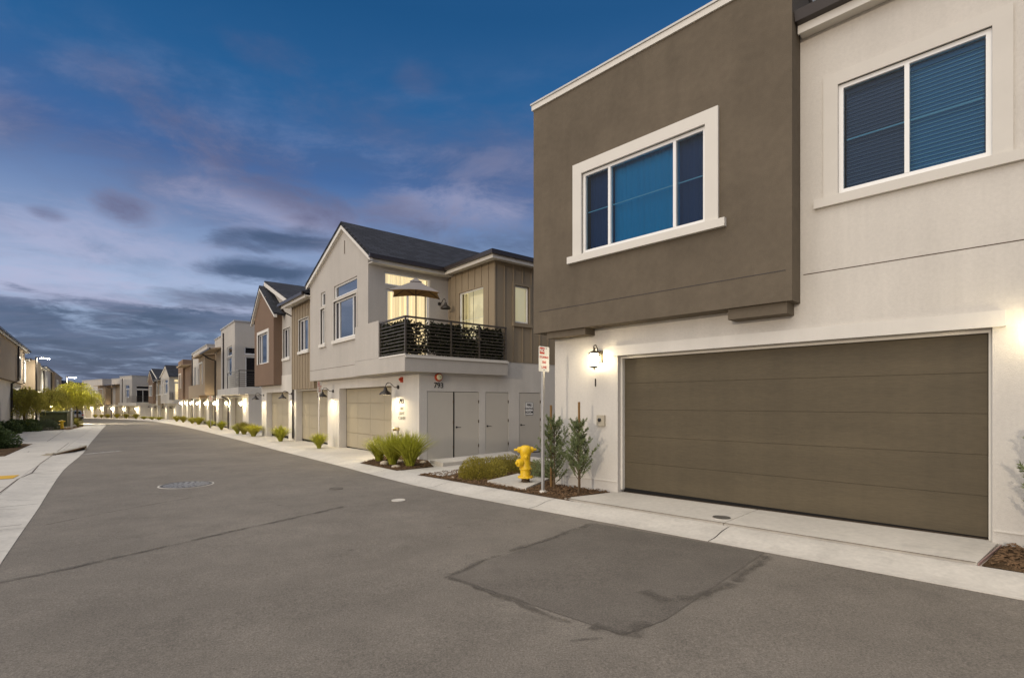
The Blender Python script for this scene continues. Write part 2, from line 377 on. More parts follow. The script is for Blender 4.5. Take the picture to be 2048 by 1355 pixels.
# ------------------------------------------------------------------ mesh helpers
class MB:
    def __init__(s): s.v = []; s.f = []
    def add(s, vs, fs):
        n = len(s.v); s.v += [tuple(v) for v in vs]; s.f += [tuple(i + n for i in f) for f in fs]
    def quad(s, a, b, c, d): s.add((a, b, c, d), ((0, 1, 2, 3),))
    def poly(s, pts): s.add(pts, (tuple(range(len(pts))),))
    def box(s, x0, x1, y0, y1, z0, z1):
        s.add([(x0, y0, z0), (x1, y0, z0), (x1, y1, z0), (x0, y1, z0), (x0, y0, z1), (x1, y0, z1), (x1, y1, z1), (x0, y1, z1)],
              [(0, 3, 2, 1), (4, 5, 6, 7), (0, 1, 5, 4), (1, 2, 6, 5), (2, 3, 7, 6), (3, 0, 4, 7)])
    def prism(s, pts, dvec):
        n = len(pts); d = Vector(dvec)
        s.add([Vector(p) for p in pts] + [Vector(p) + d for p in pts],
              [tuple(range(n)), tuple(range(2 * n - 1, n - 1, -1))] + [(i, (i + 1) % n, (i + 1) % n + n, i + n) for i in range(n)])
    def tube(s, pts, r, seg=8, caps=True):
        pts = [Vector(p) for p in pts]; rs = r if isinstance(r, (list, tuple)) else [r] * len(pts)
        vs = []; fs = []; prev = None
        for i, p in enumerate(pts):
            d = (pts[min(i + 1, len(pts) - 1)] - pts[max(i - 1, 0)]).normalized()
            if prev is None:
                u = d.cross(Vector((0, 0, 1)) if abs(d.z) < .9 else Vector((1, 0, 0))).normalized()
            else:
                u = (prev - d * prev.dot(d)).normalized()
            prev = u; w = d.cross(u)
            for k in range(seg):
                a = 2 * math.pi * k / seg
                vs.append(p + (u * math.cos(a) + w * math.sin(a)) * rs[i])
        for i in range(len(pts) - 1):
            for k in range(seg):
                k2 = (k + 1) % seg
                fs.append((i * seg + k, i * seg + k2, (i + 1) * seg + k2, (i + 1) * seg + k))
        if caps:
            fs.append(tuple(range(seg - 1, -1, -1))); fs.append(tuple((len(pts) - 1) * seg + k for k in range(seg)))
        s.add(vs, fs)
    def lathe(s, prof, o=(0, 0, 0), axis=(0, 0, 1), seg=20, caps=True):
        o = Vector(o); ax = Vector(axis).normalized()
        u = ax.cross(Vector((0, 0, 1)) if abs(ax.z) < .9 else Vector((1, 0, 0))).normalized(); w = ax.cross(u)
        vs = []; fs = []
        for r, h in prof:
            for k in range(seg):
                a = 2 * math.pi * k / seg
                vs.append(o + ax * h + (u * math.cos(a) + w * math.sin(a)) * r)
        for i in range(len(prof) - 1):
            for k in range(seg):
                k2 = (k + 1) % seg
                fs.append((i * seg + k, i * seg + k2, (i + 1) * seg + k2, (i + 1) * seg + k))
        if caps: fs.append(tuple(range(seg - 1, -1, -1))); fs.append(tuple((len(prof) - 1) * seg + k for k in range(seg)))
        s.add(vs, fs)
    def vol(s, x0, x1, y0, y1, z0, z1, front=(), right=(), depth=.12):
        """a box whose front (y0) and right (x1) faces carry openings with reveals"""
        def face(a0, a1, ops, P, Q):
            us = sorted({a0, a1, *[o[0] for o in ops], *[o[1] for o in ops]})
            zs = sorted({z0, z1, *[o[2] for o in ops], *[o[3] for o in ops]})
            for i in range(len(us) - 1):
                for j in range(len(zs) - 1):
                    cu, cz = (us[i] + us[i + 1]) / 2, (zs[j] + zs[j + 1]) / 2
                    if any(o[0] < cu < o[1] and o[2] < cz < o[3] for o in ops): continue
                    s.quad(P(us[i], zs[j]), P(us[i + 1], zs[j]), P(us[i + 1], zs[j + 1]), P(us[i], zs[j + 1]))
            for o in ops:
                a, b, c, d = o[:4]
                cs = [(a, c), (b, c), (b, d), (a, d)]
                dd = o[4] if len(o) > 4 else depth
                for k in range(4):
                    p, q = cs[k], cs[(k + 1) % 4]
                    s.quad(P(*q), P(*p), Q(p[0], p[1], dd), Q(q[0], q[1], dd))
        face(x0, x1, front, lambda u, z: (u, y0, z), lambda u, z, d: (u, y0 + d, z))
        face(y0, y1, right, lambda u, z: (x1, u, z), lambda u, z, d: (x1 - d, u, z))
        s.quad((x1, y1, z0), (x0, y1, z0), (x0, y1, z1), (x1, y1, z1))
        s.quad((x0, y1, z0), (x0, y0, z0), (x0, y0, z1), (x0, y1, z1))
        s.quad((x0, y0, z1), (x1, y0, z1), (x1, y1, z1), (x0, y1, z1))
        s.quad((x0, y1, z0), (x1, y1, z0), (x1, y0, z0), (x0, y0, z0))
    def build(s, name, m, parent=None, smooth=None, label=None, dz=0.):
        me = bpy.data.meshes.new(name)
        me.from_pydata([(v[0], v[1], v[2] + dz) for v in s.v] if dz else s.v, [], s.f)
        me.update()
        o = bpy.data.objects.new(name, me); COL.objects.link(o)
        me.materials.append(M[m] if isinstance(m, str) else m)
        if smooth is not None:
            me.polygons.foreach_set('use_smooth', [True] * len(me.polygons))
            me.set_sharp_from_angle(angle=R(smooth))
        if parent is not None: o.parent = parent
        if label: o['label'] = label
        return o


def tag(o, label=None, cat=None, group=None, kind=None):
    for k, v in (('label', label), ('category', cat), ('group', group), ('kind', kind)):
        if v: o[k] = v
    return o


def thing(name, label, cat, loc=(0, 0, 0), rz=0., group=None):
    o = bpy.data.objects.new(name, None); COL.objects.link(o)
    o.empty_display_size = .2
    o.location = loc; o.rotation_euler = (0, 0, rz)
    return tag(o, label, cat, group)


def copy_tree(o, parent=None):
    c = o.copy(); COL.objects.link(c)
    if parent is not None: c.parent = parent
    for ch in list(o.children): copy_tree(ch, c)
    return c


def dup(o, loc, rz, label, group=None, scale=None):
    c = copy_tree(o); c.location = loc; c.rotation_euler = (0, 0, rz)
    if scale: c.scale = (scale,) * 3 if not isinstance(scale, tuple) else scale
    c['label'] = label
    if group: c['group'] = group
    return c


def text_mb(txt, size, m, parent=None, loc=(0, 0, 0), rot=(R(90), 0, 0), ext=.004, name='lettering', bold=0., space=1.):
    cu = bpy.data.curves.new('t', 'FONT'); cu.body = txt; cu.size = size; cu.extrude = ext
    cu.align_x = 'CENTER'; cu.align_y = 'CENTER'; cu.offset = bold; cu.space_line = space
    t = bpy.data.objects.new('t', cu); COL.objects.link(t)
    dg = bpy.context.evaluated_depsgraph_get()
    me = bpy.data.meshes.new_from_object(t.evaluated_get(dg))
    bpy.data.objects.remove(t); bpy.data.curves.remove(cu)
    me.name = name; me.materials.clear(); me.materials.append(M[m])
    o = bpy.data.objects.new(name, me); COL.objects.link(o)
    o.location = loc; o.rotation_euler = rot
    if parent is not None: o.parent = parent
    return o


class Frame:
    """street-front coordinates: x to the right along a facade, y into the building"""
    def __init__(s, ox, oy, deg): s.o = (ox, oy); s.rz = R(deg); s.c, s.s = math.cos(s.rz), math.sin(s.rz)
    def p(s, x, y, z=0.): return Vector((s.o[0] + x * s.c - y * s.s, s.o[1] + x * s.s + y * s.c, z))


def RP(a, e): return (-.632 * a + .775 * e, .775 * a + .632 * e)      # a: metres along the lane, e: metres across it
def base(X, Y): return -.0108 * (-.632 * X + .775 * Y - 4.5)
def gz(X, Y, off=-.08): return base(X, Y) + off


FN = Frame(.875, 10.4, -45.253)
FA = Frame(-2.82, 15.53, -50.818)
FB = Frame(-17.815, 34.528, -52.191)
FC = Frame(-48.97, 74.6, -45.6)
FD = Frame(-64.6, 88.8, -36.0)


# ------------------------------------------------------------------ ground, road, kerbs
def smooth_line(pts, n=6):
    out = []
    P = [Vector((*p, 0)) for p in pts]
    for i in range(len(P) - 1):
        a, b, c, d = P[max(i - 1, 0)], P[i], P[i + 1], P[min(i + 2, len(P) - 1)]
        m = max(2, min(n * 3, int((c - b).length / 1.5)))
        for k in range(m):
            t = k / m
            # chord tangents, kept short so uneven spacing cannot overshoot
            l = (c - b).length
            t0 = (c - a).normalized() * l if i > 0 else (c - b)
            t1 = (d - b).normalized() * l if i + 2 < len(P) else (c - b)
            h00, h10, h01, h11 = 2*t**3-3*t*t+1, t**3-2*t*t+t, -2*t**3+3*t*t, t**3-t*t
            out.append(b * h00 + t0 * h10 + c * h01 + t1 * h11)
    out.append(P[-1])
    return out


def nxy(x, y): p = FN.p(x, y); return (p.x, p.y)


EDGE_R = smooth_line([nxy(13, -1.8), nxy(4, -1.8), nxy(-1.2, -1.8), RP(11.5, 5.35), RP(14, 5.45), RP(17.5, 5.55), RP(21.4, 5.64), RP(30, 5.93),
                      RP(46.5, 6.36), RP(65, 6.58), RP(80, 6.4), (-51.4, 72.7), (-58, 79.2), (-65, 85.6), (-72, 91.4), (-90, 104.3), (-118, 123)])
EDGE_L = smooth_line([RP(-14, -.8), RP(7.76, -.8), RP(11.6, -.75), RP(14, -.74), RP(18.9, -.68), RP(21.9, -.54), RP(25.8, -.36), RP(32.8, -.2),
                      RP(45, .15), RP(59.5, .56), RP(72, .9), RP(76, .4), RP(79.5, -1.2), (-58, 66), (-72, 76), (-100, 95), (-128, 112)])


def normals(line, side):
    out = []
    for i, p in enumerate(line):
        d = (line[min(i + 1, len(line) - 1)] - line[max(i - 1, 0)]).normalized()
        out.append(Vector((d.y, -d.x, 0)) * side)
    return out


def resample(line, step):
    out = [line[0]]; acc = 0
    for i in range(len(line) - 1):
        a, b = line[i], line[i + 1]; l = (b - a).length; t = step - acc
        while t <= l:
            out.append(a + (b - a) * (t / l)); t += step
        acc = l - (t - step)
    return out


def sheet(mb, rows, off):
    """rows: list of lists of xy points; z follows the falling ground plus off (number or per column)"""
    n = len(rows[0])
    vs = []
    for r in rows:
        for j, p in enumerate(r):
            o = off[j] if isinstance(off, (list, tuple)) else off
            vs.append((p[0], p[1], base(p[0], p[1]) + o))
    mb.add(vs, [(i * n + j, i * n + j + 1, (i + 1) * n + j + 1, (i + 1) * n + j) for i in range(len(rows) - 1) for j in range(n - 1)])


mb = MB()
gx = [-500, -260, -150, -100, -60, -30, 0, 30, 60, 120]
gy = [-60, -20, 0, 20, 40, 60, 90, 130, 200, 500]
sheet(mb, [[(x, y) for x in gx] for y in gy], -.34)
tag(mb.build('ground', 'earth'), 'bare earth ground under and beyond the houses', 'ground', kind='structure')
mb = MB()
ER, EL = resample(EDGE_R, 1.), resample(EDGE_L, 1.)
K = 140
def along(line, t): return line[min(len(line) - 1, int(t * (len(line) - 1)))]
rows = []
for k in range(K + 1):
    a, b = along(EDGE_L, k / K), along(EDGE_R, k / K)
    n = (b - a).normalized() * .15
    rows.append([a - n, a + (b - a) * .25, (a + b) / 2, a + (b - a) * .75, b + n])
sheet(mb, rows, -.15)
tag(mb.build('road', 'asphalt'), 'worn grey asphalt lane running away between the houses', 'road', kind='structure')
# the near end of the lane reaches past the camera on both sides
# rolled kerbs in cast lengths with open joints, and the flat concrete behind them
def kerb(line, side, name, prof, step, label):
    mb = MB(); pts = resample(line, .5); nr = normals(pts, side)
    per = int(step / .5)
    for s in range(0, len(pts) - 1, per):
        seg = list(range(s, min(s + per, len(pts) - 1) + 1))
        if len(seg) < 2: continue
        rows = []
        for q, i in enumerate(seg):
            p = pts[i].copy()
            if q == len(seg) - 1: p = p + (pts[i - 1] - pts[i]).normalized() * .014
            rows.append([p + nr[i] * d for d, _ in prof])
        sheet(mb, rows, [z for _, z in prof])
    tag(mb.build(name, 'kerb', smooth=40), label, 'kerb', kind='structure')


kerb(EDGE_R, 1, 'kerb', [(0, -.17), (0, -.143), (.16, -.138), (.24, -.125), (.40, -.092), (.52, -.080), (.66, -.074), (.66, -.17)], 3.0,
     'pale rolled concrete kerb along the house fronts')
kerb(EDGE_L, -1, 'kerb', [(0, -.17), (0, -.143), (.30, -.138), (.42, -.118), (.55, -.092), (.66, -.078), (.66, -.17)], 3.0,
     'pale rolled concrete kerb along the pavement opposite')
mb = MB()
pts = resample(EDGE_R, 1.); nr = normals(pts, 1)
for i in range(0, len(pts) - 1):
    pass
rows = [[p + n * d for d in (.67, 1.2, 2.2, 3.5, 5.5)] for p, n in zip(pts, nr)]
sheet(mb, rows, -.082)
tag(mb.build('pavement', 'concrete'), 'pale concrete pavement and driveways in front of the garages', 'pavement', kind='structure')
mb = MB()
pts = resample(EDGE_L, 1.); nr = normals(pts, -1)
rows = [[p + n * d for d in (.67, 1.3, 2.4, 4.5, 9)] for p, n in zip(pts, nr)]
sheet(mb, rows, -.082)
tag(mb.build('pavement', 'concrete'), 'pale concrete pavement on the left with ramp and driveway', 'pavement', kind='structure')


def flat(name, m, poly, off, label, cat, thick=.0, kind='structure'):
    mb = MB()
    top = [(x, y, base(x, y) + off) for x, y in poly]
    if thick: mb.prism([(x, y, z - thick) for x, y, z in top], (0, 0, thick))
    else: mb.poly(top)
    return tag(mb.build(name, m), label, cat, kind=kind)


def strip(mb, line, w, off, wob=0.):
    """a thin band along a polyline, ragged when wob > 0"""
    P = resample(smooth_line(line, 4), .12) if wob else [Vector((*p, 0)) for p in line]
    nr = normals(P, 1)
    rows = []; drift = 0
    for p, n in zip(P, nr):
        drift = drift * .8 + (rnd.uniform(-.25, .25) * w if wob else 0)
        a, b = (w * (1 + rnd.uniform(-wob, wob)) for _ in range(2)) if wob else (w / 2, w / 2)
        c = p + n * drift
        rows.append([c - n * a, c, c + n * b] if wob else [c - n * a, c + n * b])
    sheet(mb, rows, off)


def bed(name, m, poly, off, label, cat='planting bed', amp=.03, step=.16):
    """a planting bed with a lumpy surface, gridded over the polygon"""
    bm = bmesh.new()
    f = bm.faces.new([bm.verts.new((x, y, 0)) for x, y in poly])
    x0, x1 = min(p[0] for p in poly), max(p[0] for p in poly); y0, y1 = min(p[1] for p in poly), max(p[1] for p in poly)
    step = max(step, max(x1 - x0, y1 - y0) / 45)
    for ax, lo, hi in ((0, x0, x1), (1, y0, y1)):
        v = lo + step
        while v < hi:
            no = Vector((1, 0, 0)) if ax == 0 else Vector((0, 1, 0)); co = no * v
            bmesh.ops.bisect_plane(bm, geom=bm.verts[:] + bm.edges[:] + bm.faces[:], plane_co=co, plane_no=no); v += step
    for v in bm.verts:
        inner = not v.is_boundary
        v.co.z = base(v.co.x, v.co.y) + off + (rnd.uniform(0, amp) if inner else -.004)
    me = bpy.data.meshes.new(name); bm.to_mesh(me); bm.free(); me.materials.append(M[m])
    o = bpy.data.objects.new(name, me); COL.objects.link(o)
    return tag(o, label, cat, kind='structure')


# near driveway: two slabs with an open joint, raised a little over the pavement
flat('driveway', 'concrete', [nxy(1.17, -1.12), nxy(3.9, -1.12), nxy(3.9, .25), nxy(1.5, .25)], -.050, 'near garage driveway slab, left of its joint', 'driveway', .06)
flat('driveway', 'concrete', [nxy(3.912, -1.12), nxy(6.42, -1.12), nxy(6.56, .25), nxy(3.912, .25)], -.050, 'near garage driveway slab, right of its joint', 'driveway', .06)
flat('driveway_edge', 'redtip', [nxy(6.425, -1.12), nxy(6.434, -1.12), nxy(6.569, -.05), nxy(6.56, -.05)], -.052, 'thin red painted edge of the near driveway', 'driveway edge', .05)
bed('planting_bed', 'mulch', [nxy(6.45, -1.13), nxy(12, -1.13), nxy(12, .02), nxy(6.58, .02)], -.066, 'bark mulch bed right of the near garage')


def PX(px, py, off=-.08):
    """ground point seen at a pixel of the 2048 px photograph, used to write the plan down"""
    z = -.2
    for _ in range(12):
        Y = 1022 * (1.57 - z) / (py - 804.5); X = (px - 1024) / 1022 * Y; z = base(X, Y) + off
    return (X, Y)


bed('planting_bed', 'mulch', [PX(720, 925.5), PX(794, 941), PX(868, 933), PX(856, 921), PX(783, 908)], -.072, 'bed of three flax tufts and cobbles at the corner of house 793')
bed('planting_bed', 'mulch', [PX(834, 949.5), PX(1000, 977), PX(1154, 1004), nxy(1.16, -1.1), nxy(1.45, .02), nxy(0, .02), nxy(-.5, 1.4), PX(1062, 922), PX(1000, 919), PX(912, 940)],
    -.070, 'bark mulch bed around the hydrant and staked saplings')
flat('concrete_pad', 'concrete', [PX(975, 966.5), PX(1052, 982), PX(1098, 962), PX(1035, 952)], -.012, 'square concrete pad under the near yellow hydrant', 'pad', .08)
flat('stepping_stone', 'concrete', [PX(858, 950), PX(885, 955), PX(935, 945), PX(905, 941)], -.04, 'flat concrete strip beside the path in the gravel', 'slab', .05)
flat('stoop', 'concrete', [PX(860, 926), PX(886, 932.5), PX(1035, 915), PX(1020, 907)], .015, 'low concrete stoop along the utility doors', 'stoop', .12)
mb = MB()
for q in ([nxy(1.2, -1.139), nxy(6.41, -1.139), nxy(6.41, -1.117), nxy(1.2, -1.117)], [nxy(1.5, .165), nxy(6.49, .165), nxy(6.49, .10), nxy(1.5, .10)]):
    mb.poly([(x, y, base(x, y) + -.046) for x, y in q])
tag(mb.build('driveway_joint', 'hydbase'), 'dark joint between the near driveway slab and the kerb', 'driveway joint', kind='structure')
# road repairs, seams and a painted shadow line
PATCH = [PX(893, 1152, -.15), PX(1245, 1270, -.15), PX(1330, 1240, -.15), PX(1395, 1196, -.15), PX(1530, 1105, -.15), PX(1190, 1046, -.15)]
flat('road_patch', 'asphalt2', PATCH, -.146, 'dark asphalt repair patch by the near driveway', 'road patch')
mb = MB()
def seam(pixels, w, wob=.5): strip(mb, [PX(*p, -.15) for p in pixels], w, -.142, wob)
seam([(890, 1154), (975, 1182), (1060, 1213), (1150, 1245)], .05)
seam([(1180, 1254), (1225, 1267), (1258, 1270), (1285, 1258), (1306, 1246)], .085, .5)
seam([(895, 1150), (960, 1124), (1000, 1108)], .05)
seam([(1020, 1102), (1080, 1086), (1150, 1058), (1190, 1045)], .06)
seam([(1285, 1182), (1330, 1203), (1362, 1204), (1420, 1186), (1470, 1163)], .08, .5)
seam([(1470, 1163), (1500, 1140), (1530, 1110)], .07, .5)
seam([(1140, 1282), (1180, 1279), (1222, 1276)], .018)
seam([(-20, 1170), (120, 1140), (300, 1100), (520, 1050), (690, 1012)], .055, .3)  # long soft cast shadow painted on the asphalt, drawn like a seam
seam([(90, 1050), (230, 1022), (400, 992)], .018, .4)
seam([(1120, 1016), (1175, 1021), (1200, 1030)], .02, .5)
seam_o = mb.build('road_seam_and_shadow', 'tar')
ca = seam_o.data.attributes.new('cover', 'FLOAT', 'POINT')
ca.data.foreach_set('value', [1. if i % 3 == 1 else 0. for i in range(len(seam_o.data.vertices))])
tag(seam_o, 'dark tar seams and a painted shadow line across the near asphalt', 'road seam', kind='structure')
mb = MB()
for k in range(9):
    x, y = PX(172 + k * 8.2, 907.5 - k * .75, -.15)
    d = Vector((.775, .632, 0)) * rnd.uniform(.08, .16); w = Vector((-.632, .775, 0)) * .05
    p = Vector((x, y, base(x, y) - .143))
    mb.quad(p - d - w, p + d - w, p + d + w, p - d + w)
tag(mb.build('road_marking', 'whitepaint'), 'faint worn white line across the lane', 'road marking', kind='structure')
# tactile strip on the ramp
c0 = [RP(16.7, -1.5), RP(17.5, -1.45), RP(17.8, -5.2), RP(17.0, -5.2)]
o = flat('tactile_paving', 'yellow', c0, -.074, 'yellow tactile paving strip on the left ramp', 'tactile paving')
# pavement joints on the left
mb = MB()
for ln in ([RP(11, -1.47), RP(13.96, -1.44), RP(16.5, -1.4), RP(17.9, -1.26), RP(20.8, -1.28), RP(23.5, -1.2), RP(32.8, -1.0)],
           [RP(17.9, -.75), RP(17.9, -1.3)], [RP(11.9, -.75), RP(11.9, -1.46)], [RP(9.9, -.8), RP(9.9, -4)], [RP(13, -1.46), RP(13, -6)],
           [RP(15, -1.46), RP(15, -6)], [RP(24.3, -1.2), RP(24.3, -2.5)], [RP(26.8, -1.5), RP(26.8, -2.1)], [RP(26.8, -2.0), RP(27.4, -2.0)],
           [RP(35, -.3), RP(35, -9)], [RP(53.4, .2), RP(53.4, -7)], [RP(35, -1.9), RP(53, -1.9)]):
    strip(mb, ln, .022, -.079)
tag(mb.build('pavement_joint', 'hydbase'), 'dark joints between the left pavement slabs', 'pavement joint', kind='structure')
# beds on the left
bed('planting_bed', 'mulch', [RP(25.0, -2.45), RP(33.2, -2.3), RP(33.6, -9.4), RP(25.2, -9.4)], -.07, 'dark mulch bed under the nearest dark bush', step=.4)
bed('planting_bed', 'mulch', [RP(54.2, -1.6), RP(63, -.9), RP(75, -1.0), RP(76, -5), RP(54.2, -5), ], -.07, 'planting bed holding the far hydrant and green cabinet', step=.5)
bed('planting_bed', 'mulch', [RP(54.2, -5), RP(54.2, -9.6), RP(36, -9.6), RP(36, -5)], -.075, 'mulch bed along the left house fronts', step=.6)


# ------------------------------------------------------------------ building kit
class Bld:
    """a building in street-front coordinates; heights are written above the camera-side datum, zb is its base"""
    def __init__(s, name, label, fr, zb, cat='townhouse', group='townhouse rows along the lane'):
        s.fr, s.zb = fr, zb
        s.root = thing(name, label, cat, fr.p(0, 0, zb), fr.rz, group)
    def part(s, mb, name, m, parent=None, smooth=None, label=None):
        return mb.build(name, m, parent or s.root, smooth, label, dz=-s.zb)
    def at(s, x, y, z): return s.fr.p(x, y, z)

    def window(s, face, pos, a0, a1, z0, z1, panels, fw=.055, inset=.06, trim=0., sill=0., trim_m='trim', grille=(), back=None, deep=.28, frame_m='vinyl', tproud=.04):
        """panels: list of (end fraction, pane material, stuff behind). grille: fractions of height for thin bars behind the glass"""
        P = (lambda u, d, z: (u, pos + d, z)) if face == 'front' else (lambda u, d, z: (pos - d, u, z))
        def bx(mb, u0, u1, d0, d1, za, zb):
            a, b = P(u0, d0, za), P(u1, d1, zb)
            mb.box(min(a[0], b[0]), max(a[0], b[0]), min(a[1], b[1]), max(a[1], b[1]), za, zb)
        mb = MB()
        bx(mb, a0, a1, inset, inset + .07, z0, z0 + fw); bx(mb, a0, a1, inset, inset + .07, z1 - fw, z1)
        bx(mb, a0, a0 + fw, inset, inset + .07, z0 + fw, z1 - fw); bx(mb, a1 - fw, a1, inset, inset + .07, z0 + fw, z1 - fw)
        ends = [0] + [p[0] for p in panels]
        w = a1 - a0 - 2 * fw
        cut = [a0 + fw + w * e for e in ends]
        for c in cut[1:-1]: bx(mb, c - fw * .45, c + fw * .45, inset - .004, inset + .074, z0 + fw, z1 - fw)
        f = s.part(mb, 'window', frame_m)
        for k, (e, pm, bm_) in enumerate(panels):
            u0, u1 = cut[k], cut[k + 1]
            mb = MB(); mb.quad(P(u0, inset + .035, z0 + fw * .6), P(u1, inset + .035, z0 + fw * .6), P(u1, inset + .035, z1 - fw * .6), P(u0, inset + .035, z1 - fw * .6)); s.part(mb, 'pane', pm, f)
            if bm_ in ('bluecurtain', 'bluedark', 'curtain_lit'):
                mb = MB(); n = max(8, int((u1 - u0) / .025)); prev = None
                for i in range(n + 1):
                    u = u0 + (u1 - u0) * i / n
                    am = 1 if bm_ == 'curtain_lit' else .3
                    d = inset + .17 + am * (.025 * math.sin(i * .9 + k) + .012 * math.sin(i * 2.3))
                    if prev: mb.quad(P(prev[0], prev[1], z0), P(u, d, z0), P(u, d, z1), P(prev[0], prev[1], z1))
                    prev = (u, d)
                s.part(mb, 'curtain', bm_, f, smooth=60)
            elif bm_ in ('blind', 'blinddark'):
                mb = MB(); mbe = MB(); zz = z0 + .03
                while zz < z1 - .12:
                    a, b = P(u0 + .01, inset + .12, zz), P(u1 - .01, inset + .12, zz)
                    c, d = P(u1 - .01, inset + .128, zz + .051), P(u0 + .01, inset + .128, zz + .051)
                    mb.quad(a, b, c, d)
                    e0, e1 = P(u0 + .01, inset + .116, zz + .006), P(u1 - .01, inset + .116, zz + .006)
                    a2, b2 = P(u0 + .01, inset + .116, zz - .003), P(u1 - .01, inset + .116, zz - .003); mbe.quad(a2, b2, e1, e0)
                    zz += .05
                bx(mb, u0 + .005, u1 - .005, inset + .10, inset + .16, z1 - .12, z1 - .05)
                bl = s.part(mb, 'blind', bm_, f)
                mbe.build('blind_edge', 'slatedge' if bm_ == 'blind' else 'slatdim', f, dz=-s.zb)
            elif bm_ == 'room':
                mb = MB()
                q = [P(u0 - .5, 2.2, z0 - .9), P(u1 + .5, 2.2, z0 - .9), P(u1 + .5, 2.2, z1 + .25), P(u0 - .5, 2.2, z1 + .25)]
                r = [P(u0 - .5, inset + .3, z0 - .9), P(u1 + .5, inset + .3, z0 - .9), P(u1 + .5, inset + .3, z1 + .25), P(u0 - .5, inset + .3, z1 + .25)]
                mb.poly(q)
                for i in range(4):
                    j = (i + 1) % 4; mb.quad(q[i], q[j], r[j], r[i])
                s.part(mb, 'room', 'room_lit', f)
        for g in grille:
            mb = MB(); zz = z0 + fw + (z1 - z0 - 2 * fw) * g
            for k in range(len(panels)): bx(mb, cut[k] + .03, cut[k + 1] - .03, inset + .05, inset + .058, zz - .008, zz + .008)
            s.part(mb, 'grille', 'slatedge' if back == 'blue' else 'vinyl', f)
        if trim:
            mb = MB(); t = trim
            bx(mb, a0 - t, a0, -tproud, .05, z0 - .02, z1); bx(mb, a1, a1 + t, -tproud, .05, z0 - .02, z1)
            bx(mb, a0 - t, a1 + t, -tproud, .05, z1, z1 + t)
            s.part(mb, 'window_trim', trim_m, f)
        if sill:
            mb = MB(); t = trim + sill
            bx(mb, a0 - t, a1 + t, -tproud - .035, .05, z0 - .02 - .125, z0 - .02)
            s.part(mb, 'sill', trim_m, f)
        return f

    def garage(s, a0, a1, y, z0, z1, rows, cols, m, label=None):
        mb = MB(); h = (z1 - z0 - .03) / rows
        gp = .007 if cols else .0035
        for r in range(rows):
            zz = z0 + .03 + r * h
            mb.box(a0 + .01, a1 - .01, y + .010, y + .05, zz + gp, zz + h - gp)
            if cols:
                w = (a1 - a0) / cols
                for c in range(cols):
                    mb.box(a0 + c * w + .010, a0 + (c + 1) * w - .010, y + .005, y + .012, zz + .022, zz + h - .022)
        mb.box(a0, a1, y + (.034 if cols else .019), y + .06, z0 + .03, z1)
        g = s.part(mb, 'garage_door', m, label=label)
        mb = MB(); mb.box(a0, a1, y + .012, y + .05, z0 - .1, z0 + .03); s.part(mb, 'bottom_seal', 'seal', g)
        return g

    def downpipe(s, pts, m='fascia', r=.045):
        mb = MB(); mb.tube(pts, r, 8)
        return s.part(mb, 'downpipe', m, smooth=50)


def battens(mb, face, pos, a0, a1, z0, z1, step=.41, skip=()):
    u = a0 + .02
    while u < a1 - .02:
        segs = [(z0, z1)]
        for (b0, b1, c0, c1) in skip:
            if b0 - .05 < u < b1 + .05: segs = [(z0, c0 - .06), (c1 + .06, z1)]
        for za, zb in segs:
            if zb - za < .05: continue
            if face == 'front': mb.box(u - .02, u + .02, pos - .022, pos + .01, za, zb)
            else: mb.box(pos - .01, pos + .022, u - .02, u + .02, za, zb)
        u += step


def slab_roof(mb, p0, p1, q1, q0, t=.12):
    """a sloping roof slab given by its four top corners"""
    n = (Vector(p1) - Vector(p0)).cross(Vector(q0) - Vector(p0)).normalized()
    if n.z < 0: n = -n
    mb.prism([Vector(p) - n * t for p in (p0, p1, q1, q0)], n * t)


# ------------------------------------------------------------------ the near house
H = Bld('townhouse', 'nearest house with jutting olive brown box above a wide olive garage door', FN, -.02)
w1, w2 = (.97, 3.32, 4.32, 5.80), (4.98, 6.49, 4.37, 5.83)
mb = MB(); mb.vol(0, 13, 0, 9, -.35, 6.74, front=[(1.5, 6.49, -.35, 2.42, .22), (*w2, .32)]); H.part(mb, 'wall', 'stucco')
mb = MB(); mb.vol(-.26, 4.52, -.36, 7, 2.96, 7.50, front=[(*w1, .34)]); up = H.part(mb, 'upper_box', 'brown', label='jutting upper box in olive brown render')
mb = MB(); mb.box(-.29, 4.55, -.39, 7.03, 7.455, 7.555); H.part(mb, 'parapet_cap', 'trim')
mb = MB(); mb.box(-.31, 4.57, -.41, 7.05, 7.558, 7.592); H.part(mb, 'parapet_flashing', 'steel')
for a, b, c in ((.04, .99, 2.84), (3.63, 4.44, 2.80)):
    mb = MB(); mb.box(a, b, -.30, .02, c, 2.958); H.part(mb, 'corbel', 'brown')
mb = MB(); mb.box(-.1, 4.44, -.3635, -.355, 3.375, 3.385); H.part(mb, 'control_joint', 'fascia', up)
mb = MB(); mb.box(4.56, 13, -.0035, .01, 3.352, 3.362); H.part(mb, 'control_joint', 'hydbase')
mb = MB(); mb.box(1.42, 6.60, -.055, .03, 2.42, 2.60); H.part(mb, 'garage_lintel', 'stucco_trim')
mb = MB(); mb.box(1.5, 6.49, .10, .16, 2.375, 2.418); mb.box(1.5, 1.535, .10, .2, -.02, 2.375); mb.box(6.455, 6.49, .10, .2, -.02, 2.375); H.part(mb, 'garage_frame', 'trim')
H.garage(1.52, 6.48, .17, -.03, 2.40, 5, 0, 'garage')
for a, b in ((0.003, 1.49), (6.5, 13)):
    mb = MB(); mb.box(a, b, -.014, .02, .118, .132); H.part(mb, 'drip_screed', 'trim')
